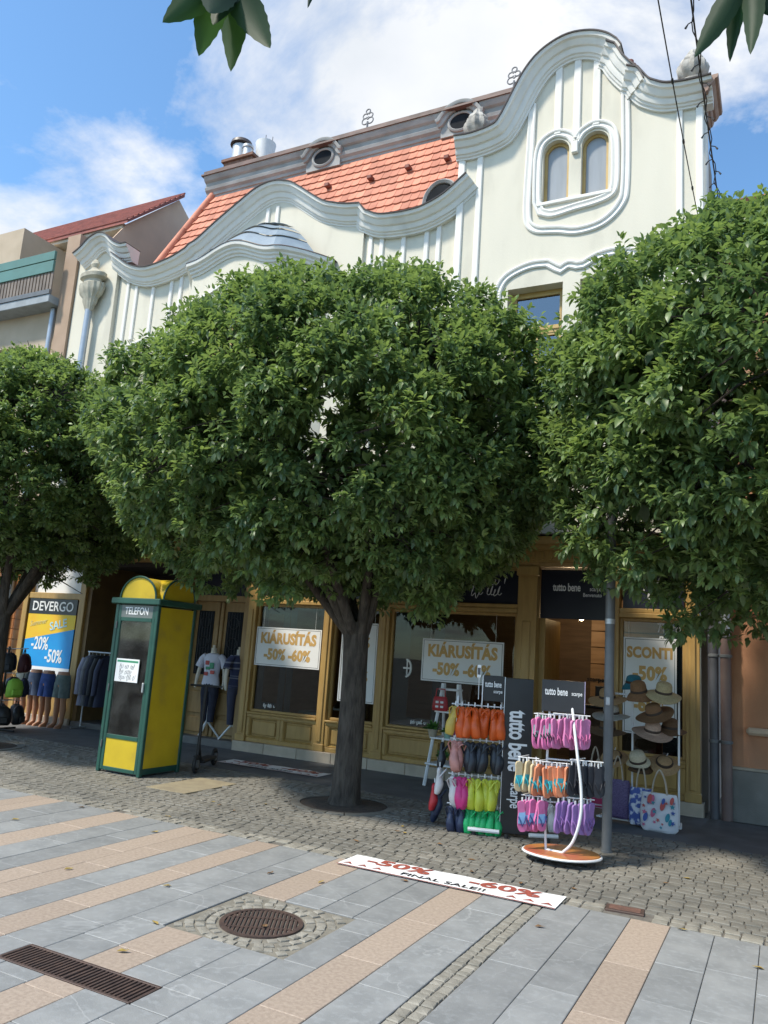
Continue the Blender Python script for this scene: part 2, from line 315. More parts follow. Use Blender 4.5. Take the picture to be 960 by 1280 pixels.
# --- setts
def sett_mesh(wx, wy, h=0.05, dome=0.003):
    a, b = wx / 2, wy / 2; i = 0.13 * min(a, b)
    v = [(-a, -b, -h), (a, -b, -h), (a, b, -h), (-a, b, -h), (-a, -b, -.005), (a, -b, -.005), (a, b, -.005), (-a, b, -.005), (-a + i, -b + i, 0), (a - i, -b + i, 0), (a - i, b - i, 0), (-a + i, b - i, 0), (0, 0, dome)]
    v = [(x + random.uniform(-.004, .004), y + random.uniform(-.004, .004), z) for x, y, z in v]
    f = [(k, (k + 1) % 4, 4 + (k + 1) % 4, 4 + k) for k in range(4)] + [(4 + k, 4 + (k + 1) % 4, 8 + (k + 1) % 4, 8 + k) for k in range(4)] + [(8 + k, 8 + (k + 1) % 4, 12) for k in range(4)]
    return v, f
def make_setts(cells, owner, m, limit, name='sett', stuffname='setts'):
    """cells (x,y,wx,wy,rot): the nearest to the camera one by one, the rest as one part"""
    cells.sort(key=lambda c: c[0] ** 2 + c[1] ** 2)
    vis = [c for c in cells if -0.92 * c[1] - 0.2 < c[0] < 0.05 * c[1] + .1]; vs = set(id(c) for c in vis[:limit])
    pool = []
    for k in range(14):
        mb = MB(); mb.add(*sett_mesh(1, 1)); pool.append(None)
    shapes = [sett_mesh(0.116, 0.104) for _ in range(16)]
    meshes = [MB().add(*s).mesh(name, m) for s in shapes]
    rest = MB(); 
    for c in cells:
        x, y, wx, wy, r = c; k = random.randrange(16); z = random.uniform(-.004, .003); sx, sy = wx / 0.116, wy / 0.104
        if id(c) in vs:
            o = link(name, meshes[k], owner, (x, y, z), (random.uniform(-.02, .02), random.uniform(-.02, .02), r)); o.scale = (sx, sy, 1)
        else:
            cr, sr = math.cos(r), math.sin(r); v, f = shapes[k]
            rest.add([(x + (a * sx) * cr - (b * sy) * sr, y + (a * sx) * sr + (b * sy) * cr, z + c_) for a, b, c_ in v], f)
    if rest.v:
        o = link(stuffname, rest.mesh(stuffname, m, recalc=False), owner); o['kind'] = 'stuff'
side = struct(MB().box(-14.5, 2.4, 6.13, 9.1, -0.028, -0.011).build('cobbled_pavement', MORTAR))
TREES = [(-4.50, 8.2), (-10.5, 8.0), (0.75, 8.2)]
cells = []; row = 0; yy = 6.33
while yy < 9.08:
    x = -14.4 + random.uniform(0, .1); h = random.uniform(.086, .100)
    while x < 2.3:
        wx = random.uniform(0.088, 0.13); cx, cy = x + wx / 2, yy + h / 2 + 0.012 * math.sin(x * 0.9 + row)
        if all((cx - a) ** 2 + (cy - b) ** 2 > 0.62 ** 2 for a, b in TREES) and not (-6.68 < cx < -6.06 and 7.3 < cy < 8.32):
            cells.append((cx, cy, wx - .007, h - .007, random.uniform(-.04, .04)))
        x += wx
    yy += h; row += 1
make_setts(cells, side, COBBLE, 300)
# pale edging between slabs and setts
cells = []; x = -14.4
while x < 2.3:
    wx = random.uniform(0.09, 0.17)
    for q in range(2):
        if random.random() > 0.05 and not (-1.22 < x < -0.92 and True): cells.append((x + wx / 2, 6.18 + q * 0.1 + random.uniform(-.008, .008), wx - .012, 0.088, random.uniform(-.07, .07)))
    x += wx
edging = struct(MB().box(-14.5, 2.4, 6.125, 6.33, -0.029, -0.0125).build('kerb_strip', mat('pale_mortar', (0.30, 0.275, 0.22), (0.22, 0.20, 0.16), 9, 0.9, 0.3, 120)))
make_setts(cells, edging, LIGHTSET, 120)
# cobbled strip in the plaza and the square round the manhole
cells = []; y = 1.3
strip = struct(MB().box(-1.727, -1.583, 1.25, 6.12, -0.026, -0.0085).build('cobbled_strip', MORTAR))
while y < 6.05:
    hh = random.uniform(.055, .085); cells.append((-1.655 - .036, y + hh / 2, .066, hh - .008, random.uniform(-.08, .08))); cells.append((-1.655 + .036, y + hh / 2 + .01, .066, hh - .008, random.uniform(-.08, .08))); y += hh
make_setts(cells, strip, LIGHTSET, 90)
cells = []; sq = struct(MB().box(-3.385, -2.525, 4.025, 4.875, -0.026, -0.009).build('manhole_surround_setts', mat('grey_mortar', (0.24, 0.22, 0.175), (0.17, 0.155, 0.125), 12, 0.9, 0.3, 150)))
r = 0.31
while r < 0.64:
    n = int(2 * math.pi * r / 0.075)
    for k in range(n):
        a = 2 * math.pi * (k + random.uniform(-.2, .2)) / n; px, py = MH[0] + r * math.cos(a), MH[1] + r * math.sin(a)
        if -3.35 < px < -2.56 and 4.05 < py < 4.85: cells.append((px, py, random.uniform(.055, .068), random.uniform(.05, .06), a + 1.57))
    r += 0.066
make_setts(cells, sq, LIGHTSET, 180)
# smooth strip along the shop fronts
fp = struct(MB().box(-20, 6, 9.1, 10.83, -0.03, 0.0).build('footpath', ASPH))
# rusty manhole cover
mh = thing('manhole_cover', 'round rusty slotted iron manhole cover set in a square of small setts', 'manhole cover', (MH[0], MH[1], 0))
MB().lathe([(0.235, -.02), (0.235, -.012), (0.235, -.012)], n=40).build('plate', mat('dark_slot', (0.012, 0.011, 0.010), None, 5, .9), mh)
ring = MB()
for r0, r1 in ((0.232, 0.262),):
    k = 48
    for i in range(k):
        a, b = 2 * math.pi * i / k, 2 * math.pi * (i + 1) / k
        ring.add([(r0 * math.cos(a), r0 * math.sin(a), .002), (r1 * math.cos(a), r1 * math.sin(a), .002), (r1 * math.cos(b), r1 * math.sin(b), .002), (r0 * math.cos(b), r0 * math.sin(b), .002), (r1 * math.cos(a), r1 * math.sin(a), -.02), (r1 * math.cos(b), r1 * math.sin(b), -.02), (r0 * math.cos(a), r0 * math.sin(a), -.02), (r0 * math.cos(b), r0 * math.sin(b), -.02)], [(0, 1, 2, 3), (1, 4, 5, 2), (0, 3, 7, 6)])
ring.build('rim', IRON, mh)
for i in range(-8, 9):
    x = i * 0.0265; h = math.sqrt(max(0, 0.228 ** 2 - x * x))
    MB().box(x - .0085, x + .0085, -h, h, -.012, .001, .002).build('bar', IRON, mh)
for y in (-.09, .09): MB().box(-.2, .2, y - .008, y + .008, -.0125, .0).build('cross_bar', IRON, mh)
mh.rotation_euler.z = R(28)
# long drain grate
dg = thing('drain_grate', 'long rusty iron drain grate with narrow slots sunk in the slabs', 'drain grate', (-3.265, 3.245, 0))
MB().box(-.47, .47, -.112, .112, -.028, -.02).build('pit', mat('dark_slot', (0.012, 0.011, 0.01)), dg)
for y in (-.105, .105): MB().box(-.47, .47, y - .009, y + .009, -.02, .002, .002).build('side_rail', IRON, dg)
for x in (-.462, .0, .462): MB().box(x - .010, x + .010, -.096, .096, -.02, .0015, .002).build('end_bar', IRON, dg)
bm_ = MB().box(-.0065, .0065, -.096, .096, -.018, .0).mesh('bar', IRON)
for s in (-1, 1):
    for i in range(15): link('bar', bm_, dg, (s * (0.036 + i * 0.0282), 0, 0))
# small rusty valve lid in the edging
vb = thing('valve_lid', 'small rusty rectangular valve lid in the pale edging by the setts', 'valve lid', (-1.07, 6.30, 0), rz=R(6))
MB().box(-.135, .135, -.075, .075, -.025, .004, .004).build('frame', IRON, vb); MB().box(-.11, .11, -.055, .055, .004, .008, .002).build('lid', mat('rust_iron', (0.17, 0.085, 0.06), (0.11, 0.06, 0.045), 20, .8, .3, 90), vb)
# sandy patch slab beside the phone box
sp_ = struct(MB().box(-6.66, -6.08, 7.32, 8.30, -.02, .003, .003).build('sandy_paving_patch', mat('sandy_concrete', (0.30, 0.255, 0.165), (0.24, 0.20, 0.135), 6, .85, .25, 90)))

# ================================================================ the white gabled house
Y0 = 10.9
H = thing('gabled_house', 'cream white art nouveau house with curved gable, orange tile roof and ochre shopfront', 'house', (-7, 10.9, 0))
def part(mb, name, m, smooth=None, parent=None): return mb.build(name, m, parent or H, smooth, w=True) if (parent is None) else mb.build(name, m, parent, smooth)
def wpart(me, name, parent=None): return link(name, me, parent or H, w=(parent is None))
CP = [(-.30, -.12), (-.30, .045), (-.275, .05), (-.262, .075), (-.235, .085), (-.228, .11), (-.19, .13), (-.15, .14), (-.142, .175), (-.105, .205), (-.065, .225), (-.055, .265), (-.005, .28), (0, .275), (0, -.12)]
CPU = [(n + .30, d) for n, d in CP]
GA = smoothp([(-4.70, 9.84), (-4.42, 9.81), (-4.17, 9.83), (-3.95, 9.88), (-3.77, 9.97), (-3.64, 10.15), (-3.54, 10.35), (-3.40, 10.67), (-3.28, 10.92), (-3.15, 11.11), (-3.0, 11.23), (-2.80, 11.30), (-2.58, 11.26), (-2.42, 11.17), (-2.32, 11.06)], 4)
GB = smoothp([(-2.30, 11.00), (-2.22, 10.82), (-2.10, 10.62), (-1.97, 10.43)], 4)
GC = smoothp([(-1.93, 10.38), (-1.80, 10.16), (-1.66, 10.03), (-1.45, 9.90), (-1.20, 9.84), (-0.95, 9.82), (-0.72, 9.82)], 4)
GA, GB, GC = [[(x, 9.83 + (z - 9.83) * .885) for x, z in q] for q in (GA, GB, GC)]; GP = GA + GB + GC
sc = lambda p: (p[0] * .974, 1.7 + (p[1] - 1.7) * .974)
MPo = [sc(p) for p in smoothp([(-12.62, 9.72), (-12.40, 9.56), (-12.04, 9.33), (-11.58, 9.20), (-10.95, 9.28), (-10.55, 9.42)], 4) + smoothp([(-10.45, 9.50), (-10.26, 9.57), (-9.80, 9.87), (-9.26, 10.19), (-8.9, 10.38), (-8.54, 10.44), (-8.2, 10.36), (-7.97, 10.23), (-7.40, 9.80), (-7.1, 9.67), (-6.88, 9.60), (-6.58, 9.55)], 4) + smoothp([(-6.47, 9.40), (-6.2, 9.26), (-5.89, 9.21), (-5.55, 9.20), (-5.28, 9.24), (-4.93, 9.38), (-4.55, 9.66)], 4)]
PPo = [sc(p) for p in smoothp([(-13.72, 9.86), (-13.5, 9.98), (-13.3, 10.14), (-13.05, 10.22), (-12.82, 10.16), (-12.60, 9.97), (-12.36, 9.84), (-12.15, 9.82)], 4)]
ATT = [arch(-3.23, -2.82, 8.78, 9.62), arch(-2.63, -2.22, 8.78, 9.62)]
FW = [(-3.72, -2.86, 5.45, 7.40), (-2.60, -1.74, 5.45, 7.40)]
gw = [(-4.66, 3.42), (-0.88, 3.42), (-0.88, 9.95)] + [(x, z + 0.12) for x, z in reversed(GP) if -4.66 < x < -0.88] + [(-4.66, 9.95)]
wpart(fillmesh('gable_wall', [gw] + ATT + [rect(*f) for f in FW], 10.86, 11.25, WALL), 'gable_wall')
MWIN = [(-11.78, -10.98, 5.3, 7.25), (-6.05, -5.05, 5.3, 7.3)]
mw = [(-12.25, 3.42), (-4.67, 3.42)] + [(x, z - .12) for x, z in reversed(MPo) if -12.24 < x < -4.67] + [(-12.25, 9.1)]
wpart(fillmesh('front_wall', [mw] + [rect(*f) for f in MWIN], 10.95, 11.3, WALL), 'front_wall')
bw = [(-10.28, 3.42), (-6.40, 3.42)] + [(x, z - .12) for x, z in reversed(MPo) if -10.28 < x < -6.40]
wpart(fillmesh('bay_wall', [bw], 10.885, 10.955, WALL), 'bay_wall')
pw = [(-13.45, 3.42), (-12.22, 3.42)] + [(x, z - .12) for x, z in reversed(PPo) if -13.44 < x < -12.22] + [(-13.45, 9.6)]
wpart(fillmesh('corner_pier', [pw], 10.86, 11.3, WALL), 'corner_pier')
# cornices with their dark flashings
for nm, path, pr, yy in (('gable_cornice', GA + [(-2.27, 10.83)], CPU, 10.86), ('gable_cornice', [(-2.40, 10.88)] + [(x - .035, z - .03) for x, z in GB] + [(-1.95, 10.20)], [(n * .97, d * .93) for n, d in CPU], 10.86), ('gable_cornice', [(-2.05, 10.33)] + [(x - .03, z - .03) for x, z in GC], [(n * .96, d * .97) for n, d in CPU], 10.86), ('wall_cornice', MPo, CP, 10.92), ('pier_cornice', PPo, CP, 10.86)):
    c = part(MB().sweep(path, pr, yy), nm, TRIM, 25)
    off = max(n for n, d in pr)
    part(MB().sweep(path, [(off - .004, .30), (off + .014, .305), (off + .018, -.13), (off - .004, -.13)], yy), 'flashing', FLASH, 30, c)
# underside return of the gable cornice, bare brick colour
RET = mat('bare_pinkish_render', (0.40, 0.27, 0.21), (0.30, 0.20, 0.16), 8, .9, .3, 60)
part(MB().prism([(-.90 + d * .85, 9.815 + n) for n, d in CPU if d >= 0] + [(-.90, 10.11)], 10.64, 11.5), 'cornice_return', RET)
# vertical strips
def strip(x, z0, z1, wd, y, d=.035): part(MB().prism([(x - wd / 2, z0), (x + wd / 2, z0), (x + wd / 2, z1), (x - wd / 2, z1)], y - d, y + .01) if False else MB().box(x - wd / 2, x + wd / 2, y - d, y + .01, z0, z1, .012), 'pilaster_strip', TRIM)
def ztop(path, x, off):
    best = min(path, key=lambda p: abs(p[0] - x)); return best[1] + off
for x in (-11.98, -11.73, -11.27, -10.79, -10.54): strip(x, 7.62 if x < -10.9 else 7.3, ztop(MPo, x, -.2), .085, 10.95)
for x in (-6.28, -6.06, -5.64, -5.21, -4.99): strip(x, 3.6, ztop(MPo, x, -.2), .085, 10.95)
strip(-4.60, 3.6, 9.86, .12, 10.86); strip(-4.28, 3.6, 9.86, .10, 10.86); strip(-1.20, 3.6, 9.86, .085, 10.86); strip(-.93, 3.6, 9.86, .10, 10.86)
for x in (-3.01, -2.71, -2.41): strip(x, 9.72 if x == -2.71 else 9.9, ztop(GP, x, .1), .115, 10.86)
for x in (-8.52, -8.30): strip(x, 9.2, 9.83, .085, 10.885)
HR = [(-.065, -.01), (-.065, .022), (-.045, .034), (-.024, .026), (-.012, .018), (.012, .018), (.022, .040), (.045, .046), (.062, .036), (.062, -.01)]
part(MB().sweep(smoothp([(-3.43, 10.55), (-3.44, 9.8), (-3.46, 9.12), (-3.46, 8.68), (-3.42, 8.45), (-3.28, 8.33), (-3.10, 8.29), (-2.93, 8.26), (-2.72, 8.20), (-2.50, 8.20), (-2.30, 8.25), (-2.14, 8.36), (-2.02, 8.52), (-1.97, 8.72), (-1.96, 9.40), (-1.98, 10.40)], 4), HR, 10.86), 'attic_surround', TRIM, 40)
inner = smoothp([(-3.31, 8.80), (-3.32, 9.2), (-3.31, 9.64), (-3.23, 9.84), (-3.03, 9.93), (-2.84, 9.86), (-2.75, 9.74)], 4) + [(-2.725, 9.66)] + smoothp([(-2.70, 9.74), (-2.61, 9.86), (-2.42, 9.93), (-2.22, 9.84), (-2.13, 9.64), (-2.11, 9.2), (-2.12, 8.82), (-2.20, 8.68), (-2.42, 8.62), (-2.72, 8.59), (-3.05, 8.55), (-3.24, 8.62)], 4)
part(MB().sweep(inner, HR, 10.86, closed=True), 'window_surround', TRIM, 40)
hood = smoothp([(-3.90, 7.0), (-3.89, 7.34), (-3.80, 7.56), (-3.62, 7.68), (-3.36, 7.75), (-3.11, 7.74)], 4) + [(-2.97, 7.64)] + smoothp([(-2.90, 7.60), (-2.78, 7.66), (-2.66, 7.62)], 3) + smoothp([(-2.56, 7.62), (-2.34, 7.72), (-2.08, 7.75), (-1.84, 7.69), (-1.68, 7.58), (-1.60, 7.4), (-1.58, 7.1)], 4)
part(MB().sweep(hood, HR, 10.86), 'window_hood', TRIM, 40)
hood = smoothp([(-11.96, 6.2), (-11.95, 7.0), (-11.90, 7.28), (-11.72, 7.46), (-11.45, 7.52), (-11.2, 7.58), (-10.95, 7.52), (-10.8, 7.3), (-10.79, 6.2)], 4)
part(MB().sweep(hood, HR, 10.95), 'window_hood', TRIM, 40)
hood = smoothp([(-6.2, 6.2), (-6.19, 7.1), (-6.1, 7.4), (-5.85, 7.52), (-5.55, 7.58), (-5.25, 7.52), (-5.0, 7.4), (-4.92, 7.1), (-4.9, 6.2)], 4)
part(MB().sweep(hood, HR, 10.95), 'window_hood', TRIM, 40)
part(MB().box(-2.775, -2.675, 10.80, 10.87, 9.50, 9.70, .012), 'corbel', TRIM)
# windows
BLIND = mat('cream_roller_blind', (0.50, 0.45, 0.36), (0.44, 0.39, 0.31), 3, .7)
def uwindow(x0, x1, z0, z1, y, blind=False):
    f = MB(); t = .055
    f.box(x0, x0 + t, y, y + .07, z0, z1).box(x1 - t, x1, y, y + .07, z0, z1).box(x0 + t, x1 - t, y, y + .07, z0, z0 + t).box(x0 + t, x1 - t, y, y + .07, z1 - t, z1)
    zt = z1 - .62; f.box(x0 + t, x1 - t, y - .02, y + .06, zt - .09, zt); f.box(x0 + t, x1 - t, y - .035, y + .06, zt - .035, zt - .012)
    o = part(f, 'window', OCHREW); s = .035
    for (a, b, c, d) in ((x0 + t, x1 - t, zt, z1 - t), (x0 + t, (x0 + x1) / 2, z0 + t, zt - .09), ((x0 + x1) / 2, x1 - t, z0 + t, zt - .09)):
        q = MB().box(a, a + s, y - .012, y + .05, c, d).box(b - s, b, y - .012, y + .05, c, d).box(a + s, b - s, y - .012, y + .05, c, c + s).box(a + s, b - s, y - .012, y + .05, d - s, d)
        q.build('sash', OCHREW, o); MB().box(a + s - .005, b - s + .005, y + .02, y + .026, c + s - .005, d - s + .005).build('pane', GLASSU, o)
    if blind:
        for k in range(int((z1 - z0) / .055)):
            MB().box(x0 + .02, x1 - .02, y - .05, y - .035, z1 - (k + 1) * .055 + .004, z1 - k * .055 - .004, .004).build('slat', BLIND, o)
    MB().box(x0 - .12, x1 + .12, 10.82 if y < 11.1 else 10.86, y + .02, z0 - .07, z0 - .003, .01).build('sill', TRIM, o)
    return o
uwindow(*FW[0], 11.06); uwindow(*FW[1], 11.06, True); uwindow(*MWIN[0], 11.14, True); uwindow(*MWIN[1], 11.14)
FROST = mat('grey_curtained_pane', (0.34, 0.36, 0.385), (0.28, 0.30, 0.32), 2.0, 0.22, stretch=(4, 1, .6))
for (x0, x1) in ((-3.23, -2.82), (-2.63, -2.22)):
    c = (x0 + x1) / 2; o = wpart(fillmesh('window', [arch(x0 + .003, x1 - .003, 8.783, 9.62), arch(x0 + .05, x1 - .05, 8.835, 9.62)], 10.95, 11.01, OCHREW), 'window')
    link('pane', fillmesh('pane', [arch(x0 + .045, x1 - .045, 8.83, 9.62)], 10.98, 10.986, FROST), o)
part(MB().box(-3.3, -2.15, 10.825, 10.949, 8.71, 8.775, .012), 'sill', TRIM)
part(MB().box(-13.3, -.95, 11.9, 11.95, 3.6, 8.6), 'room_backing', DARKIN)
# side walls and rear
SIDE = mat('old_grey_brown_render', (0.36, 0.30, 0.25), (0.25, 0.21, 0.18), 3, .9, .3, 50, stretch=(1, 1, .5))
part(MB().box(-1.10, -.90, 11.25, 12.6, 0, 9.78).box(-1.08, -.86, 12.6, 14.2, 0, 9.1).box(-1.08, -.90, 14.2, 18, 0, 8.6), 'side_wall', SIDE)
part(MB().box(-.905, -.845, 10.9, 11.22, 3.4, 9.82), 'wall_edge', TRIM)
part(MB().box(-13.45, -13.25, 11.3, 18, 0, 9.4).box(-13.25, -1.1, 17.8, 18, 0, 9.4), 'rear_wall', SIDE)
# ---- roof
RY0, RZ0, RY1, RZ1 = 11.06, 8.62, 12.46, 11.62
rl = math.hypot(RY1 - RY0, RZ1 - RZ0); sa = math.atan2(RZ1 - RZ0, RY1 - RY0)
def rp(x, v, o=0.0): t = v / rl; return (x, RY0 + (RY1 - RY0) * t - o * math.sin(sa), RZ0 + (RZ1 - RZ0) * t + o * math.cos(sa))
hipx = lambda v: -12.0 + 0.62 * v / rl
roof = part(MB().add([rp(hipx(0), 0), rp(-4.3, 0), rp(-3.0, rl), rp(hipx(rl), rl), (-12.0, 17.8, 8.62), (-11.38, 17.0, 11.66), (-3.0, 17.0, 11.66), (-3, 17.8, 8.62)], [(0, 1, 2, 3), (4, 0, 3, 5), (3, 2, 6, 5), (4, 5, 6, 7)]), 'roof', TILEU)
TW, TH = 0.172, 0.245
def tmesh():
    w2 = TW / 2 - .0025; hgt = TH + .05; vs = []; nseg = 6
    low = [(-w2 + 2 * w2 * i / nseg, -.028 * math.sin(math.pi * i / nseg)) for i in range(nseg + 1)]
    top = [(w2, hgt), (-w2, hgt)]; pl = low + top; n = len(pl)
    zf = lambda y: .040 - .030 * (y / hgt)
    vs = [(x, y, zf(y)) for x, y in pl] + [(x, y, zf(y) - .022) for x, y in pl]
    return vs, [tuple(range(n))] + [(i, n + i, n + (i + 1) % n, (i + 1) % n) for i in range(n)]
tv, tf = tmesh(); tme = [MB().add([(x + random.uniform(-.003, .003), y, z + random.uniform(-.002, .002)) for x, y, z in tv], tf).mesh('tile', TILE) for _ in range(6)]
tl = []; nr = int(rl / TH)
for r_ in range(1, nr + 1):
    v = r_ * TH - .1; x = hipx(v) + .05 + (TW / 2 if r_ % 2 else 0)
    while x < -3.35:
        if v + TH < rl + .1: tl.append((x, v))
        x += TW
def seen(x, v):
    p = rp(x, v); z_c = ztop(MPo, x, .0); yy = 10.65
    zl = 1.7 + (p[2] - 1.7) * yy / p[1]; xl = p[0] * yy / p[1]
    return zl > ztop(MPo, xl, -.05) and xl < -3.55
vis = sorted([t for t in tl if seen(*t)], key=lambda t: rp(*t)[0] ** 2 + rp(*t)[1] ** 2 + rp(*t)[2] ** 2)[:300]; vs_ = set(vis); rest = MB()
rm = Matrix.Rotation(sa, 4, 'X')
for (x, v) in tl:
    q = Vector(rp(x, v)); jr = random.uniform(-.01, .01)
    if (x, v) in vs_:
        link('tile', random.choice(tme), roof, q, (sa, jr, 0))
    else: rest.add([tuple(q + rm @ Vector(p)) for p in tv], tf)
o = rest.build('tiles', TILE, roof); o['kind'] = 'stuff'
for v in np.arange(0.1, rl, .34):
    a = Vector(rp(hipx(v), v, .03)); b = Vector(rp(hipx(v + .38), v + .38, .05)); MB().tube([a, a.lerp(b, .5), b], [.085, .078, .066], 10).build('hip_tile', TILE, roof, 40)
for x, v in ((-9.9, 2.3), (-8.0, 2.45), (-7.0, 2.35), (-6.2, 2.4), (-5.4, 2.4), (-10.6, 2.0)):
    p = rp(x, v, .05); MB().box(p[0] - .05, p[0] + .05, p[1] - .10, p[1] + .05, p[2] - .02, p[2] + .06, .01).build('snow_guard', mat('dark_red_clay', (0.22, 0.06, 0.04)), roof)
# ridge moulding with oculi
RC = [(-.02, -.3), (-.02, .06), (.05, .07), (.06, .10), (.12, .11), (.16, .16), (.22, .18), (.25, .15), (.33, .16), (.36, .21), (.42, .25), (.46, .26), (.46, -.3)]
for a_, b_ in ((-11.52, -8.80), (-8.00, -5.72), (-4.92, -2.6)): rc = part(MB().sweep([(a_, 11.60), (b_, 11.60)], RC, 12.50), 'ridge_moulding', GREYTRIM, 25)
part(MB().box(-11.57, -2.6, 12.21, 17, 12.06, 12.10).box(-11.55, -2.6, 12.27, 17, 12.10, 12.20), 'ridge_cap', mat('brown_tin', (0.16, 0.09, 0.075), (0.10, 0.065, 0.055), 4, .6), None, rc)
OC = mat('dark_oculus_pane', (0.022, 0.025, 0.03), (0.015, 0.017, 0.02), 3, .8, spec=.1)
for x in (-8.40, -5.32):
    zc = 11.83
    d = part(MB().sweep(smoothp([(x - .47, 11.84), (x - .40, 11.87), (x - .33, 11.97), (x - .20, 12.09), (x, 12.14), (x + .20, 12.09), (x + .33, 11.97), (x + .40, 11.87), (x + .47, 11.84)], 4), [(-.06, -.3), (-.06, .20), (0, .22), (.015, .26), (.06, .28), (.075, .28), (.075, -.3)], 12.50), 'oculus_dormer', GREYTRIM, 30)
    MB().prism([(x - .41, 11.58), (x + .41, 11.58), (x + .41, 11.88), (x + .30, 12.02), (x + .16, 12.10), (x, 12.13), (x - .16, 12.10), (x - .30, 12.02), (x - .41, 11.88)], 12.36, 12.8).build('face', GREYTRIM, d, 30)
    cir = [(x + .215 * math.cos(-t), zc + .165 * math.sin(-t)) for t in [math.pi * 2 * i / 28 for i in range(28)]]
    MB().sweep(cir, [(0, -.02), (0, .03), (.02, .045), (.05, .03), (.06, -.02)], 12.36, True).build('ring', GREYTRIM, d, 40)
    MB().prism(cir, 12.345, 12.37).build('pane', OC, d)
d = part(MB().sweep(smoothp([(-5.42, 9.35), (-5.38, 9.58), (-5.26, 9.74), (-5.10, 9.78), (-4.94, 9.70), (-4.86, 9.5), (-4.85, 9.3)], 4), [(0, -.4), (0, .02), (.04, .05), (.07, .02), (.07, -.4)], 11.22), 'eyelid_dormer', GREYTRIM, 30)
MB().prism(smoothp([(-5.42, 9.1), (-5.39, 9.5), (-5.26, 9.70), (-5.10, 9.74), (-4.95, 9.66), (-4.87, 9.42), (-4.86, 9.1)], 4), 11.21, 11.5).build('pane', OC, d)
# iron ridge finials
for x, y in ((-7.45, 12.45), (-4.32, 12.45)):
    f = MB().tube([(x, y, 12.18), (x, y, 12.48)], .022, 8)
    for s in (-1, 1):
        for zc, rr in ((12.50, .07), (12.62, .055)): f.tube([(x + s * (.06 + rr * math.cos(a)), y, zc + rr * math.sin(a)) for a in np.linspace(-2.6, 2.6, 12)], .014, 6)
    f.tube([(x + .05 * math.cos(a), y, 12.72 + .05 * math.sin(a)) for a in np.linspace(0, 6.28, 13)], .014, 6)
    part(f, 'ridge_finial', mat('pale_iron', (0.22, 0.22, 0.23)), 40)
# stone buds on the gable shoulders
for x, z in ((-4.36, 10.10), (-1.02, 10.12)):
    b = MB().lathe([(.19, 0), (.19, .06), (.14, .07), (.12, .11), (.15, .14), (.20, .20), (.215, .28), (.195, .35), (.165, .37), (.17, .40), (.14, .46), (.10, .50), (.085, .51), (.085, .54), (.05, .60), (.01, .62)], (x, 10.82, z), 36)
    b.v = [(x + (px - x) * (1 + .09 * math.cos(9 * math.atan2(py - 10.82, px - x) + 3 * pz) * (pz - z > .12)), 10.82 + (py - 10.82) * (1 + .09 * math.cos(9 * math.atan2(py - 10.82, px - x) + 3 * pz) * (pz - z > .12)), pz) for px, py, pz in b.v]
    part(b, 'stone_bud', BRONZE, 32)
part(MB().lathe([(.09, 0), (.09, .12), (.11, .14), (.11, .2), (.06, .22), (.06, .3)], (-2.05, 11.6, 11.2), 12).box(-2.2, -1.9, 11.45, 11.75, 9.5, 11.2), 'chimney_pot', mat('red_clay', (0.30, 0.10, 0.07)), 40)
# chimney with steel flues
ch = part(MB().box(-11.25, -10.45, 12.55, 13.2, 11.5, 12.52).box(-11.3, -10.4, 12.5, 13.25, 12.52, 12.60, .01), 'chimney', mat('brown_brick', (0.26, 0.14, 0.10), (0.18, 0.10, 0.07), 9, .9, .3, 40))
MB().lathe([(.2, 0), (.2, .42)], (-11.0, 12.8, 12.6), 20).build('flue', STEEL, ch, 40); MB().lathe([(.26, 0), (.24, .08), (.1, .14), (.01, .15)], (-11.0, 12.8, 13.06), 20).build('flue_cap', FLASH, ch, 40)
MB().lathe([(.11, 0), (.11, .25), (.13, .26), (.13, .32)], (-10.72, 12.7, 12.6), 14).build('flue', STEEL, ch, 40)
MB().lathe([(.17, 0), (.24, .55), (.225, .56)], (-10.5, 13.05, 12.6), 20).build('flue', WHITE, ch, 40)
for k in range(3): MB().tube([(-10.72 + k * .2, 13.05, 12.9), (-10.72 + k * .2, 13.05, 13.4 - .1 * abs(k - 1))], .008, 5).build('rod', FLASH, ch)
# ---- oriel bay with slate hood
PL = [(-10.0, 10.88), (-9.72, 10.36), (-8.75, 10.33), (-7.86, 10.36), (-6.98, 10.88)]
def plan(t):
    k = min(int(t), 3); f = t - k; return Vector((PL[k][0] * (1 - f) + PL[k + 1][0] * f, PL[k][1] * (1 - f) + PL[k + 1][1] * f))
ts = np.linspace(0, 4, 41)
def zb(t):
    if 1 <= t <= 3: return 8.36 + .24 * math.sin(math.pi * (t - 1) / 2) ** 2
    u = t if t < 1 else 4 - t; return 8.20 + .17 * math.sin(math.pi * u * .5) ** 1.0
OP = [(-.1, 0), (.02, 0), (.03, .04), (.06, .05), (.07, .09), (.10, .11), (.105, .14), (.15, .17), (.16, .21), (.16, .23), (-.1, .23)]
ob = MB(); k0 = 0; rows = []
for t in ts:
    p = plan(t); a, b = plan(max(0, t - .12)), plan(min(4, t + .12)); d = (b - a).normalized(); n = Vector((d.y, -d.x))
    rows.append([(p.x + n.x * o_, p.y + n.y * o_, zb(t) + u_) for o_, u_ in OP])
m_ = len(OP)
ob.add([v for r_ in rows for v in r_], [(i * m_ + j, (i + 1) * m_ + j, (i + 1) * m_ + (j + 1) % m_, i * m_ + (j + 1) % m_) for i in range(len(ts) - 1) for j in range(m_)])
oriel = part(ob, 'oriel_cornice', TRIM, 30)
body = MB(); bv = []
for t in ts: p = plan(t); bv += [(p.x, p.y, 3.9), (p.x, p.y, zb(t) + .1)]
body.add(bv, [(2 * i, 2 * i + 2, 2 * i + 3, 2 * i + 1) for i in range(len(ts) - 1)])
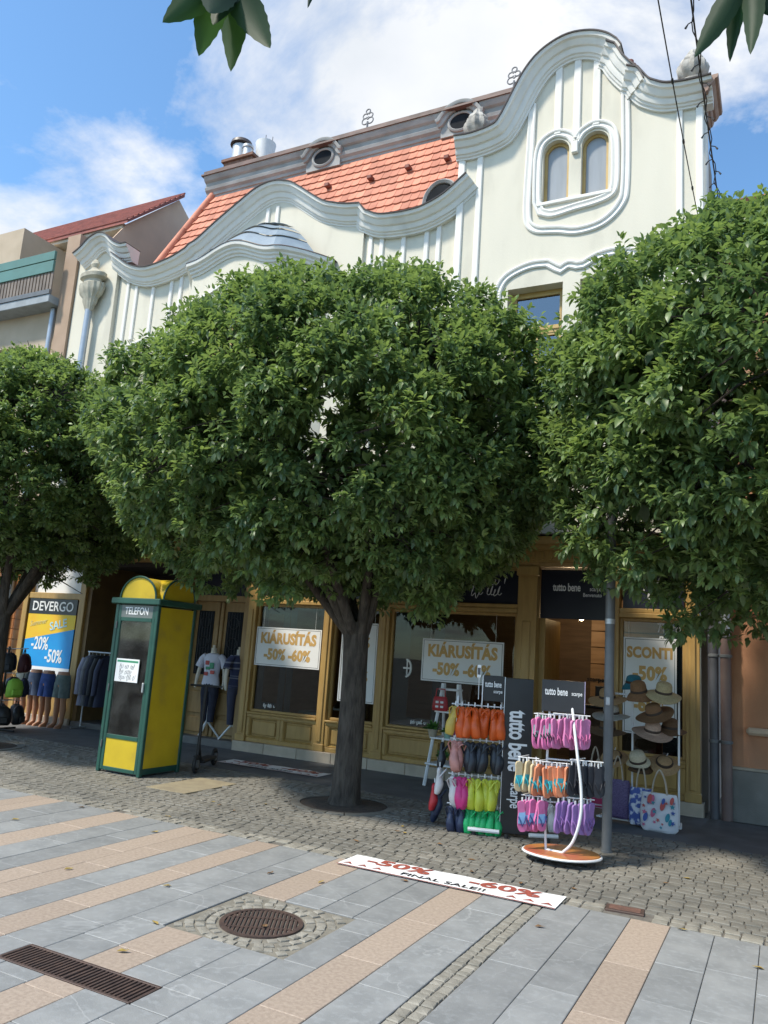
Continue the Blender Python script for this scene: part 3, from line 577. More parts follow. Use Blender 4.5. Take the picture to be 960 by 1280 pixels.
part(body, 'oriel_wall', WALL)
arcp = smoothp([(-9.75, 7.3), (-9.6, 7.75), (-9.2, 8.0), (-8.75, 8.12), (-8.3, 8.0), (-7.95, 7.75), (-7.85, 7.3)], 4)
part(MB().sweep(arcp, [(-.03, -.02), (-.03, .03), (.03, .03), (.03, -.02)], 10.335), 'oriel_moulding', TRIM, 40)
SLATE = mat('blue_grey_slate_hood', (0.29, 0.36, 0.42), (0.22, 0.28, 0.34), 4, .45, .1, 40, orand=.1)
fl = MB()
for i in range(len(ts)):
    p = rows[i][9]; fl.v += [(p[0], p[1] - .012, p[2] + .003), (p[0], p[1], p[2] + .022), (p[0], p[1] + .22, p[2] + .025)]
fl.f = [(3 * i + j, 3 * i + 3 + j, 3 * i + 4 + j, 3 * i + 1 + j) for i in range(len(ts) - 1) for j in (0, 1)]
fl.build('flashing', FLASH, oriel, 30)
TOPX = -8.22
rt = [i for i in range(len(ts)) if .6 <= ts[i] <= 3.75]
for q in range(5):
    s0, s1 = q / 5, (q + 1.12) / 5; sl = MB()
    for i in rt:
        p = Vector(rows[i][8]); c = Vector((TOPX + (p.x - TOPX) * .07, 10.86, 9.42 - .04 * abs(p.x - TOPX))); p = p + Vector((-.04 * (p.x - TOPX), .03, .02))
        for s_ in (s0, min(1, s1)):
            e = p.lerp(c, s_ ** .9); e.z += .15 * math.sin(math.pi * min(1, s_)); lift = .03 if s_ == s0 else .0
            sl.v.append((e.x, e.y - lift * .6, e.z + lift))
    sl.f = [(2 * i, 2 * i + 2, 2 * i + 3, 2 * i + 1) for i in range(len(rt) - 1)]
    sl.build('slate_course', SLATE, oriel)
for (x0, x1) in ((-9.5, -8.85), (-8.65, -8.0)):
    wv = part(MB().box(x0, x1, 10.31, 10.40, 5.4, 7.4), 'oriel_window', OCHREW); MB().box(x0 + .07, x1 - .07, 10.30, 10.305, 5.47, 6.7).build('pane', OC, wv); MB().box(x0 + .07, x1 - .07, 10.30, 10.305, 6.78, 7.33).build('pane', OC, wv)
part(MB().loft([(-8.5, 10.9, 3.5, .3, .1), (-8.5, 10.9, 3.7, .9, .4), (-8.5, 10.9, 3.95, 1.2, .55)], 20), 'oriel_corbel', TRIM, 40)
# pier urn with rainwater pipe
urn = thing('rainwater_urn', 'fluted stone rainwater urn on the corner pier with pale pipe below', 'rain head', (-12.8, 10.72, 6.5))
u = MB().lathe([(.10, 1.82), (.16, 1.95), (.20, 2.02), (.21, 2.10), (.30, 2.18), (.345, 2.30), (.35, 2.40), (.26, 2.43), (.25, 2.49), (.36, 2.54), (.37, 2.62), (.30, 2.64), (.22, 2.69), (.12, 2.74), (.08, 2.78), (.10, 2.81), (.13, 2.86), (.10, 2.92), (.04, 2.97), (.01, 2.98)], n=56)
u.v = [(x * (1 + (.045 * math.cos(14 * math.atan2(y, x)) if z < 2.42 else 0)) * .92, y * (1 + (.045 * math.cos(14 * math.atan2(y, x)) if z < 2.42 else 0)) * .5, z) for x, y, z in u.v]
u.build('urn', mat('old_limestone', (0.50, 0.47, 0.38), (0.36, 0.33, 0.26), 7, .85, .3, 60), urn, 28)
MB().tube([(0, 0, 1.84), (-.02, .0, 0), (-.03, 0, -2.3), (-.10, 0, -2.55), (-1.02, 0, -3.05), (-1.10, 0, -3.3), (-1.10, 0, -6.45)], .07, 14).build('pipe', ZINC, urn, 40)

# ---- shopfront of the white house
def opart(mb, name='rail', m=OCHRE, parent=None, smooth=None): return part(mb, name, m, smooth, parent)
# stone plinth blocks
def plinth(x0, x1):
    n = max(1, round((x1 - x0) / .62)); st = (x1 - x0) / n
    for i in range(n): opart(MB().box(x0 + i * st + .003, x0 + (i + 1) * st - .003, 10.80, 11.05, -.02, .155 + random.uniform(-.002, .002), .006), 'plinth_stone', STONE)
plinth(-8.10, -3.08); plinth(-2.12, -.92)
opart(MB().box(-9.6, -8.1, 10.90, 11.6, -.02, .11, .01), 'door_step', mat('dark_step', (0.16, 0.15, 0.14)))
opart(MB().box(-3.08, -2.12, 10.84, 11.2, -.02, .06, .01), 'door_step', mat('dark_step', (0.16, 0.15, 0.14)))
def pilaster(x0, x1, z0=.155, z1=3.08, y=10.86):
    o = opart(MB().box(x0, x1, y, 11.06, z0, z1, .006), 'pilaster'); wdt = x1 - x0
    MB().box(x0 + wdt * .28, x1 - wdt * .28, y - .022, y + .01, z0 + .14, 2.30, .01).build('bead', OCHRE, o)
    MB().box(x0 - .015, x1 + .015, y - .025, y + .05, z0, z0 + .11, .008).build('foot_block', OCHRE, o)
    MB().box(x0 - .02, x1 + .02, y - .035, y + .05, z1 - .14, z1, .012).build('capital', OCHRE, o)
for a in ((-8.07, -7.91), (-6.57, -6.41), (-5.57, -5.40), (-3.38, -3.10), (-2.11, -1.97), (-1.13, -.96)): pilaster(*a)
BAYS = [(-7.91, -6.57, -7.20), (-6.41, -5.57, None), (-5.40, -3.38, -4.40), (-1.97, -1.13, None)]
for bi, (x0, x1, mu) in enumerate(BAYS):
    # stall riser with sunk panels
    ri = opart(MB().box(x0, x1, 10.93, 11.0, .155, .60), 'stall_riser'); n = 2 if x1 - x0 > 1.0 else 1
    MB().box(x0 + .001, x1 - .001, 10.875, 10.94, .156, .225, .008).build('rail', OCHRE, ri); MB().box(x0 + .001, x1 - .001, 10.875, 10.94, .545, .60, .008).build('rail', OCHRE, ri)
    MB().box(x0 - .0, x1 + .0, 10.84, 11.02, .60, .635, .01).build('window_ledge', OCHRE, ri)
    st = (x1 - x0) / n
    for i in range(n):
        a, b = x0 + i * st, x0 + (i + 1) * st
        MB().box(a + .002, a + .06, 10.88, 10.94, .226, .544, .006).build('stile', OCHRE, ri); MB().box(b - .06, b - .002, 10.88, 10.94, .226, .544, .006).build('stile', OCHRE, ri)
        MB().box(a + .105, b - .105, 10.905, 10.935, .275, .495, .02).build('panel', OCHRE, ri)
        MB().sweep([(a + .06, .226), (b - .06, .226), (b - .06, .544), (a + .06, .544)], [(0, -.02), (0, .03), (.012, .035), (.03, 0)], 10.92, True).build('moulding', OCHRE, ri)
    # glazing
    wi = opart(MB().box(x0, x0 + .045, 10.93, 11.02, .636, 2.40, .006).box(x1 - .045, x1, 10.93, 11.02, .636, 2.40, .006).box(x0 + .045, x1 - .045, 10.93, 11.02, .636, .675, .006).box(x0 + .045, x1 - .045, 10.93, 11.02, 2.36, 2.40, .006), 'window')
    MB().box(x0 + .04, x1 - .04, 10.97, 10.976, .67, 2.365).build('pane', GLASS, wi)
    bm2 = opart(MB().box(x0, x1, 10.85, 11.04, 2.40, 2.47, .012).box(x0, x1, 10.875, 11.04, 2.47, 2.53, .008), 'beam')
    # transom lights
    segs = [(x0, mu), (mu, x1)] if mu else [(x0, x1)]
    tr = opart(MB().box(x0, x1, 10.93, 11.03, 3.02, 3.08), 'transom')
    for i, (a, b) in enumerate(segs):
        if mu and i == 0: MB().box(mu - .035, mu + .035, 10.90, 11.03, 2.53, 3.02, .008).build('mullion', OCHRE, tr)
        q = MB().box(a + .03, b - .03, 10.975, 10.985, 2.53, 3.02).build('panel', NAVY, tr)
        scribble((b - a) * .6, .30, 2, WHITEP, q, ((a + b) / 2, 10.972, 2.78), .0055, 7 * bi + i)
    # shop window backing: navy film along the sides, as printed on the glass
    if bi == 0: fm = [(-7.86, -7.30, .68, 2.35, [(-7.72, -7.42, .80, 2.24)]), (-7.28, -7.16, .68, 2.35, [])]
    elif bi == 2: fm = [(-5.35, -4.52, .68, 2.35, [(-5.08, -4.68, .80, 2.22)])]
    elif bi == 3: fm = [(-1.42, -1.19, .68, 2.35, [])]
    else: fm = []
    for (a, b, c, d, hs) in fm: link('window_film', fillmesh('window_film', [rect(a, b, c, d)] + [rect(*h) for h in hs], 10.990, 10.994, NAVY), wi)
opart(MB().prism([(-3.38, 3.02), (-3.10, 3.02), (-3.10, 3.08), (-3.38, 3.08)], 10.9, 11.0), 'block')
# white emblem and line of lettering on the film
em = opart(MB().tube([(-5.12 + .085 * math.cos(a), 10.966, 1.52 + .13 * math.sin(a)) for a in np.linspace(-1.5, 1.5, 9)], .016, 6).tube([(-5.16, 10.966, 1.52), (-5.04, 10.966, 1.52)], .014, 6).tube([(-5.10, 10.966, 1.42), (-5.10, 10.966, 1.64)], .012, 6), 'emblem', WHITEP)
scribble(.28, .06, 1, WHITEP, em, (-4.86, 10.965, .74), .006, 3); scribble(.24, .06, 1, WHITEP, em, (-7.55, 10.965, .74), .006, 4)
text('Tutto\nBene', .17, WHITEP, em, (-1.36, 10.965, 2.20), xs=.8, shear=.3, bold=.006, name='script_lettering')
# fascia cornice over the shop
fas = opart(MB().sweep([(-13.5, 3.08), (-.90, 3.08)], [(0, -.1), (0, .05), (.05, .06), (.06, .09), (.22, .10), (.24, .14), (.28, .17), (.30, .22), (.38, .25), (.40, .25), (.42, -.1)], 10.92), 'fascia_cornice', OCHRE, None, 25)
MB().sweep([(-13.5, 3.502), (-.90, 3.502)], [(0, -.06), (0, .27), (.015, .275), (.03, -.06)], 10.92).build('flashing', FLASH, fas)
x = -8.0
while x < -.95: MB().box(x, x + .055, 10.80, 10.84, 3.17, 3.28, .006).build('dentil', OCHRE, fas); x += .13
# doorway of the shop with a sign transom
sg = opart(MB().box(-3.09, -2.12, 11.02, 11.05, 2.36, 3.05), 'door_transom', NAVY)
text('tutto bene', .155, WHITEP, sg, (-2.72, 11.015, 2.80), xs=.62, bold=.022, sp=.95); text('scarpe', .085, WHITEP, sg, (-2.32, 11.015, 2.785), xs=.7, bold=.01); text('Benvenuto', .075, WHITEP, sg, (-2.36, 11.015, 2.70), xs=.8, bold=.012)
opart(MB().box(-3.10, -3.02, 11.06, 11.9, .06, 2.36).box(-2.16, -2.10, 11.06, 11.9, .06, 2.36), 'door_jamb')
# interior
inr = opart(MB().box(-8.05, -1.0, 11.06, 15.5, .02, .06), 'shop_floor', mat('shop_floor_boards', (0.15, 0.11, 0.075), (0.11, 0.08, 0.055), 4, .4, stretch=(1, 4, 1)))
opart(MB().box(-8.05, -1.0, 15.3, 15.5, .06, 3.3), 'shop_back_wall', WARMIN); opart(MB().box(-8.05, -1.0, 11.06, 15.5, 3.3, 3.36), 'shop_ceiling', DARKIN)
opart(MB().box(-8.10, -8.05, 11.06, 15.5, .0, 3.3).box(-1.16, -1.1, 11.06, 15.5, .0, 3.3), 'shop_side_wall', WARMIN)
for k in range(9): opart(MB().box(-3.2 + .0, -1.2, 14.9, 14.93, .3 + k * .3, .585 + k * .3, .006), 'wall_board', mat('honey_boards', (0.36, 0.22, 0.11), (0.28, 0.17, 0.085), 4, .55, stretch=(.5, 1, 5), orand=.1))
LAMP = emit('warm_lamp', (1.0, 0.72, 0.38), 14.0)
for x, y, z in ((-2.75, 12.1, 2.45), (-4.1, 12.8, 2.62), (-3.75, 13.2, 2.55), (-4.35, 13.8, 3.0), (-6.4, 13.4, 2.9), (-2.5, 13.6, 2.7)):
    t = thing('ceiling_lamp', 'small lit globe lamp hanging inside the shop', 'lamp', (x, y, z), 'globe lamps inside the shop'); MB().lathe([(.005, -.045), (.03, -.035), (.045, 0), (.03, .035), (.01, .045)], n=12).build('bulb', LAMP, t, 60); MB().tube([(0, 0, .045), (0, 0, 3.3 - z)], .006, 6).build('cord', BLACKP, t)
pl_ = bpy.data.lights.new('shop_lamp_light', 'POINT'); pl_.energy = 14; pl_.color = (1, .72, .42); pl_.shadow_soft_size = .1; po = bpy.data.objects.new('shop_lamp_light', pl_); COL.objects.link(po); po.location = (-3.3, 13.7, 2.5)
# shelf units with boxes, stool, drum seen through the glass
sh = thing('shoe_shelf', 'white wooden shelf unit inside the shop behind the glass', 'shelf', (-6.75, 11.7, .06))
for z in (.02, .35, .68): MB().box(-.22, .22, -.15, .15, z, z + .03).build('shelf', WHITE, sh)
for x in (-.22, .2): MB().box(x, x + .025, -.15, .15, 0, .95).build('upright', WHITE, sh)
for sx in (-.1, .1): MB().loft([(sx, -.02, .71, .05, .11), (sx, -.02, .76, .05, .11), (sx, .03, .82, .04, .06)], 10).build('shoe', BLACKP, sh, 50)
tag(MB().lathe([(.26, 0), (.3, .1), (.3, .55), (.26, .62), (.02, .63)], (-7.05, 11.6, .06), 24).build('pouf', mat('mint_velvet', (0.33, 0.45, 0.36), None, 4, .9), None, 40), 'pale mint drum pouf behind the shop window', 'pouf')
cn = thing('shop_counter', 'wooden counter with dark top standing deep in the shop', 'counter', (-2.55, 13.9, .06)); MB().box(-.7, .7, -.3, .3, 0, 1.0, .01).build('body', WARMIN, cn); MB().box(-.74, .74, -.34, .34, 1.0, 1.05, .01).build('top', BLACKP, cn)
MB().box(-.35, .05, .0, .05, 1.05, 1.36, .01).build('screen', BLACKP, cn); text('scarpe', .12, BLACKP, cn, (-.55, .98, 1.45), bold=.02)
# wooden double door of the house
DW = mat('ochre_brown_door', (0.30, 0.185, 0.07), (0.24, 0.145, 0.05), 5, .5, .1, 50, stretch=(3, 3, .5))
opart(MB().box(-9.62, -9.48, 10.90, 11.2, .0, 3.08).box(-8.22, -8.08, 10.95, 11.2, .11, 3.08), 'door_post', DW); opart(MB().box(-9.48, -8.22, 11.0, 11.2, 2.42, 2.52), 'door_head', DW)
opart(MB().box(-9.48, -8.22, 11.1, 11.16, 2.52, 3.08), 'fanlight', NAVY)
for x0 in (-9.475, -8.845):
    x1 = x0 + .62; d = opart(MB().box(x0, x1, 11.14, 11.19, .11, 2.42), 'door_leaf', DW)
    for (c, e) in ((.16, .42), (.48, .86), (.92, 1.02)): MB().box(x0 + .1, x1 - .1, 11.115, 11.15, c, e, .02).build('panel', DW, d)
    MB().box(x0 + .14, x1 - .14, 11.13, 11.142, 1.14, 2.25).build('pane', OC, d)
    for k in range(5): MB().tube([(x0 + .19 + k * .06, 11.12, 1.16), (x0 + .19 + k * .06, 11.12, 2.23)], .006, 5).build('grille_bar', BLACKP, d)
    for zc in (1.35, 1.7, 2.05): MB().tube([((x0 + x1) / 2 + .1 * math.cos(a), 11.115, zc + .1 * math.sin(a)) for a in np.linspace(0, 6.28, 17)], .007, 5).build('grille_ring', BLACKP, d)
    MB().box(x0 + .005, x0 + .075, 11.10, 11.15, .12, 2.41, .01).build('stile', DW, d); MB().box(x1 - .075, x1 - .005, 11.10, 11.15, .12, 2.41, .01).build('stile', DW, d)
# clothes shop at the other end: recessed entrance, framed poster window
[opart(MB().box(a_, a_ + .12, 10.90, 12.6, 0, 3.08), 'entrance_wall', mat('brown_entrance_wall', (0.20, 0.125, 0.05), (0.16, 0.10, 0.042), 4, .6)) for a_ in (-11.92, -9.74)]; opart(MB().box(-11.8, -9.74, 12.5, 12.6, 0, 3.08), 'entrance_back', DARKIN); opart(MB().box(-11.8, -9.74, 10.95, 12.5, 3.0, 3.08), 'entrance_ceiling', DARKIN)
opart(MB().box(-11.9, -9.7, 10.86, 12.5, -.02, .09, .01), 'door_step', mat('dark_step', (0.16, 0.15, 0.14)))
opart(MB().box(-13.62, -13.48, 10.84, 11.05, 0, 3.08, .01).box(-12.06, -11.90, 10.84, 11.05, 0, 3.08, .01), 'pilaster'); opart(MB().box(-13.48, -12.06, 10.86, 11.05, 2.33, 2.45, .01).box(-13.48, -12.06, 10.88, 11.05, .12, .52, .01), 'rail')
opart(MB().box(-13.7, -11.9, 10.80, 11.0, -.02, .12, .008), 'plinth_stone', STONE); opart(MB().box(-13.48, -12.06, 10.97, 10.99, 2.45, 3.08), 'transom', WHITEP)
# ================================================================ neighbouring houses
NB = thing('beige_house', 'beige modern house with teal balcony band and brown corner pilaster', 'house', (-17, 10.9, 0))
BEI = mat('beige_render', (0.52, 0.42, 0.31), (0.46, 0.37, 0.27), 2, .9, .15, 80); BRN = mat('brown_render', (0.45, 0.32, 0.23), (0.39, 0.275, 0.195), 2, .9, .15, 80)
def nb(mb, name, m, smooth=None): return mb.build(name, m, NB, smooth, w=True)
link('wall', fillmesh('wall', [rect(-24, -13.86, 2.9, 8.75), rect(-16.05, -15.0, 5.4, 7.9)], 10.95, 11.3, BEI), NB, w=True)
nb(MB().box(-13.86, -13.47, 10.80, 11.4, 2.95, 10.25), 'corner_pilaster', BRN)
wn = nb(MB().box(-16.05, -15.97, 11.1, 11.2, 5.4, 7.9).box(-15.08, -15.0, 11.1, 11.2, 5.4, 7.9).box(-15.97, -15.08, 11.1, 11.2, 7.8, 7.9).box(-15.97, -15.08, 11.1, 11.2, 5.4, 5.5), 'window', WHITE); MB().box(-15.97, -15.08, 11.15, 11.16, 5.5, 7.8).build('pane', GLASSU, wn); nb(MB().box(-16.2, -14.9, 11.6, 11.65, 5, 8), 'room_backing', DARKIN)
bal = nb(MB().box(-24, -13.87, 10.55, 12.2, 8.62, 8.80, .01), 'balcony_slab', mat('grey_blue_fascia', (0.33, 0.36, 0.38))); nb(MB().box(-24, -13.87, 10.53, 10.60, 8.80, 8.90), 'balcony_edge', GREYMET)
for z0, z1 in ((9.32, 9.58), (9.60, 9.80)): MB().box(-24, -13.88, 10.54, 10.60, z0, z1, .006).build('teal_board', mat('teal_board', (0.10, 0.22, 0.19), (0.085, 0.19, 0.165), 3, .5), bal)
x = -18.0; sm = MB().box(-.035, .035, -.012, .012, 8.9, 9.32).mesh('slat', mat('brown_grey_slats', (0.22, 0.175, 0.14), (0.17, 0.135, 0.11), 4, .6, orand=.1))
while x < -13.9: link('slat', sm, bal, (x, 10.58, 0)); x += .105
nb(MB().box(-24, -13.5, 12.2, 12.5, 8.8, 11.0), 'upper_wall', mat('cream_render', (0.60, 0.52, 0.40))); nb(MB().box(-24, -13.5, 11.9, 12.6, 11.0, 11.15, .01), 'eaves', mat('cream_eaves', (0.62, 0.55, 0.44)))
nb(MB().box(-16.6, -15.6, 10.95, 12.2, 8.8, 10.9), 'balcony_partition', BEI)
nb(MB().prism([(0, 0)] * 3, 0, 0) if False else MB().add([(-13.5, 11.4, 0), (-13.5, 16, 0), (-13.5, 16, 11.0), (-13.5, 13.55, 12.68), (-13.5, 12.0, 11.15), (-13.5, 11.4, 10.2), (-13.47, 11.4, 0), (-13.47, 16, 0), (-13.47, 16, 11.0), (-13.47, 13.55, 12.68), (-13.47, 12.0, 11.15), (-13.47, 11.4, 10.2)], [(0, 1, 2, 3, 4, 5), (11, 10, 9, 8, 7, 6)] + [(i, (i + 1) % 6, 6 + (i + 1) % 6, 6 + i) for i in range(6)]), 'side_wall', mat('pale_brown_render', (0.72, 0.52, 0.38), (0.65, 0.47, 0.345), 2, .9, .15, 60))
nr_ = nb(MB().add([(-24, 11.85, 11.15), (-13.3, 11.85, 11.15), (-13.3, 13.55, 12.82), (-24, 13.55, 12.82), (-24, 11.85, 11.07), (-13.3, 11.85, 11.07), (-13.3, 13.55, 12.72), (-24, 13.55, 12.72)], [(0, 1, 2, 3), (4, 5, 1, 0), (5, 6, 2, 1), (3, 2, 6, 7), (4, 7, 6, 5)]), 'roof', mat('dark_red_roof', (0.34, 0.095, 0.07), (0.24, 0.075, 0.06), 5, .7, .3, 30))
for k in range(12): MB().tube([(-24, 11.85 + k * .154, 11.165 + k * .151), (-13.3, 11.85 + k * .154, 11.165 + k * .151)], .022, 6).build('tile_course', mat('dark_red_roof', (0, 0, 0)), nr_)
nb(MB().tube([(-14.05, 10.85, 8.6), (-14.05, 10.85, 0)], .06, 12), 'downpipe', ZINC, 40)
nb(MB().box(-24, -13.63, 10.93, 11.3, 0, 2.94), 'lower_wall', BRN)
OT = mat('orange_glazed_tile', (0.46, 0.19, 0.06), (0.38, 0.15, 0.05), 6, .35, orand=.12)
for i in range(6):
    for j in range(14): nb(MB().box(-14.97 + i * .22, -14.76 + i * .22, 10.895, 10.94, .1 + j * .2, .29 + j * .2, .005), 'tile', OT)
NR = thing('orange_house', 'salmon orange rendered house with grey plinth at the edge of the view', 'house', (2, 11, 0))
ORW = mat('salmon_orange_render', (0.55, 0.27, 0.145), (0.47, 0.225, 0.12), 2.2, .9, .2, 70, c3=(0.40, 0.22, 0.14), s3=1.1)
MB().box(-.62, 7, 11.02, 11.6, .62, 7.5).build('wall', ORW, NR, w=True); MB().box(-.64, 7, 10.985, 11.6, -.02, .60, .008).build('plinth', mat('grey_cement_plinth', (0.24, 0.225, 0.20), (0.18, 0.17, 0.15), 3, .85, .2, 80), NR, w=True)
MB().box(-.64, 7, 10.965, 11.05, .60, .635, .006).build('plinth_ledge', mat('pale_ledge', (0.42, 0.36, 0.28)), NR, w=True)
MB().box(-.62, 7, 10.98, 11.05, 2.52, 3.05, .006).build('sign_band', mat('orange_band', (0.60, 0.21, 0.10)), NR, w=True); text('E', .26, BLACKP, NR, (-.17, 10.972, 2.78), align='LEFT', bold=.01, w=True)
MB().box(-.70, 7, 10.75, 11.1, 7.45, 7.63, .02).build('eaves', TRIM, NR, w=True)
rr_ = MB().add([(-.72, 10.7, 7.70), (7, 10.7, 7.70), (7, 12.1, 8.92), (-.72, 12.1, 8.92), (-.72, 10.7, 7.64), (7, 10.7, 7.64), (-.72, 12.1, 8.8)], [(0, 1, 2, 3), (4, 5, 1, 0), (4, 0, 3, 6)]).build('roof', mat('brown_old_tile', (0.17, 0.10, 0.075), (0.12, 0.075, 0.06), 6, .85, .3, 30), NR, w=True)
tcm = mat('brown_old_tile', (0, 0, 0))
for k in range(8): MB().tube([(-.72, 10.7 + k * .2, 7.71 + k * .174), (6, 10.7 + k * .2, 7.71 + k * .174)], .02 if k < 7 else .05, 6).build('tile_course', tcm if k < 7 else TILE, rr_)
vb2 = MB().box(-.44, -.12, 10.90, 11.02, 1.03, 1.12, .03).build('wall_box', mat('pale_orange_plastic', (0.62, 0.46, 0.32)), None); tag(vb2, 'pale horizontal wall box fixed on the salmon wall', 'wall box')
for i, (x, m, lab, r0, z1) in enumerate(((-.80, mat('dark_pipe', (0.10, 0.10, 0.115), (0.07, 0.07, 0.08), 3, .5), 'dark grey downpipe at the end of the shopfront', .055, 3.4), (-.66, mat('brown_pipe', (0.20, 0.135, 0.115), (0.15, 0.10, 0.09), 3, .55), 'brown downpipe with collars against the salmon wall', .065, 7.5))):
    t = thing('downpipe', lab, 'downpipe', (x, 10.90, 0)); MB().tube([(0, 0, 0), (0, 0, z1)], r0, 14).build('pipe', m, t, 40)
    for z in (.9, 1.95, 2.2): MB().lathe([(r0 + .002, 0), (r0 + .012, .005), (r0 + .012, .035), (r0 + .002, .04)], (0, 0, z), 14).build('collar', GREYMET, t, 40)
    if i: MB().tube([(0, 0, 2.2), (0, 0, 3.2)], r0 + .004, 14).build('upper_sleeve', ZINC, t, 40)

# ================================================================ trees
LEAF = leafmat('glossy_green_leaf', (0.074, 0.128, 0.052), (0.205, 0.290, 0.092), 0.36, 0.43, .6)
def leaf_arrays(P, D, Nn, Ln, tone):
    """P base, D direction, Nn normal, Ln length -> verts, tris for ovate folded leaves"""
    n = len(P); Sd = np.cross(D, Nn); Sd /= np.linalg.norm(Sd, axis=1, keepdims=True) + 1e-9; Nn = np.cross(Sd, D)
    u = [(0, 0, 0), (.30, .23, .05), (.68, .19, .02), (1.0, 0, -.18), (.68, -.19, .02), (.30, -.23, .05), (.34, 0, -.0), (.70, 0, -.05)]
    V = np.empty((n, 8, 3), np.float32)
    for k, (a, b, c) in enumerate(u): V[:, k] = P + (D * a + Sd * b + Nn * c) * Ln[:, None]
    T = np.array([(0, 6, 1), (6, 7, 2), (6, 2, 1), (7, 3, 2), (0, 5, 6), (5, 4, 6), (6, 4, 7), (7, 4, 3)])
    F = (np.arange(n)[:, None, None] * 8 + T[None]).reshape(-1, 3)
    return V.reshape(-1, 3), F, np.repeat(tone, 8)
def leafmesh(name, V, F, tone, m):
    me = bpy.data.meshes.new(name); me.vertices.add(len(V)); me.vertices.foreach_set('co', V.astype(np.float32).ravel())
    me.loops.add(len(F) * 3); me.loops.foreach_set('vertex_index', F.astype(np.int32).ravel()); me.polygons.add(len(F))
    me.polygons.foreach_set('loop_start', np.arange(len(F), dtype=np.int32) * 3); me.polygons.foreach_set('use_smooth', np.ones(len(F), bool))
    at = me.attributes.new('tone', 'FLOAT', 'POINT'); at.data.foreach_set('value', tone.astype(np.float32)); me.update(calc_edges=True); me.materials.append(m); return me
def crown(seed, rad, n_clump=660, per=29, lpl=(0.078, 0.122)):
    rg = np.random.default_rng(seed); Ps, Ds, Ns, Ls, Ts = [], [], [], [], []; cl = []
    for i in range(n_clump):
        z = 1 - 2 * (i + .5) / n_clump; th = i * 2.399963 + rg.uniform(-.3, .3); q = math.sqrt(max(0, 1 - z * z))
        d = np.array([q * math.cos(th), q * math.sin(th), z])
        lump = 1 + .04 * math.sin(3 * th + seed) + .035 * math.sin(5 * th + 2.2 * seed + z * 4)
        rr = rg.uniform(.90, .965) * lump
        if z < -.6 and rg.random() < .3: rr *= rg.uniform(.6, .9)
        c = d * rad * rr
        if c[2] < -.74 * rad[2]: c[2] = -.74 * rad[2] + rg.uniform(-.30, .28) * (1 if abs(z) < .9 else .5)
        cl.append((c, d, rg.uniform(.24, .36)))
    for i in range(n_clump // 3):
        d = rg.normal(size=3); d /= np.linalg.norm(d); c = d * rad * rg.uniform(.55, .80); c[2] = max(c[2], -.6 * rad[2]); cl.append((c, d, rg.uniform(.34, .42)))
    for ci, (c, d, r) in enumerate(cl):
        inn = ci >= n_clump
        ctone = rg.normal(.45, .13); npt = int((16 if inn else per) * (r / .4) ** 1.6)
        sd = rg.normal(size=(npt, 3)); sd /= np.linalg.norm(sd, axis=1, keepdims=True); sd = sd + d * .75 + np.array([0, 0, .28]); sd /= np.linalg.norm(sd, axis=1, keepdims=True)
        tip = c + sd * r * rg.uniform(.55, 1.08, (npt, 1)) * np.array([1.1, 1.1, .8])
        ax = sd * .8 + np.array([0, 0, .35]) + rg.normal(size=(npt, 3)) * .25; ax /= np.linalg.norm(ax, axis=1, keepdims=True)
        for j in range(8):
            f = j / 7; ang = j * 2.4 + rg.uniform(0, 6.28, npt); a1 = np.cross(ax, np.array([.3, .5, .81])); a1 /= np.linalg.norm(a1, axis=1, keepdims=True); a2 = np.cross(ax, a1)
            out = a1 * np.cos(ang)[:, None] + a2 * np.sin(ang)[:, None]
            base = tip - ax * (1 - f)[..., None] * .13 if False else tip - ax * ((1 - f) * .14)
            dr = out * (1 - .45 * f) + ax * (.25 + .6 * f) + np.array([0, 0, -.72 + .60 * f]) + rg.normal(size=(npt, 3)) * .15; dr /= np.linalg.norm(dr, axis=1, keepdims=True)
            nn = np.array([0, 0, .8]) + ax * .4 + out * .6 + rg.normal(size=(npt, 3)) * .15
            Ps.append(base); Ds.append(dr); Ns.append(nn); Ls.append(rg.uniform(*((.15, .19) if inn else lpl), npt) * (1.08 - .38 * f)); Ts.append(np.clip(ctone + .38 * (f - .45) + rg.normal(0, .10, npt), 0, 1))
    return leaf_arrays(np.concatenate(Ps), np.concatenate(Ds), np.concatenate(Ns), np.concatenate(Ls), np.concatenate(Ts)), cl
def trunk_mesh(h, r0, seed):
    rg = random.Random(seed); mb = MB(); n = 22; zs = [-.05, .0, .06, .16, .35, .7, 1.1, 1.5, 1.85, h]; rs = [1.40, 1.30, 1.16, 1.08, 1.03, 1.0, .97, .95, .97, 1.05]; secs = []
    for z, q in zip(zs, rs):
        for j in range(n):
            a = 2 * math.pi * j / n; f = 1 + .05 * math.sin(3 * a + z) + .035 * math.sin(7 * a + 2 * z) + (.10 * max(0, math.sin(5 * a + seed)) if z < .2 else 0)
            mb.v.append((r0 * q * f * math.cos(a) + .02 * math.sin(z * 1.7), r0 * q * f * math.sin(a), z))
    for i in range(len(zs) - 1):
        for j in range(n): mb.f.append((i * n + j, i * n + (j + 1) % n, (i + 1) * n + (j + 1) % n, (i + 1) * n + j))
    mb.f.append(tuple((len(zs) - 1) * n + j for j in range(n)))
    return mb
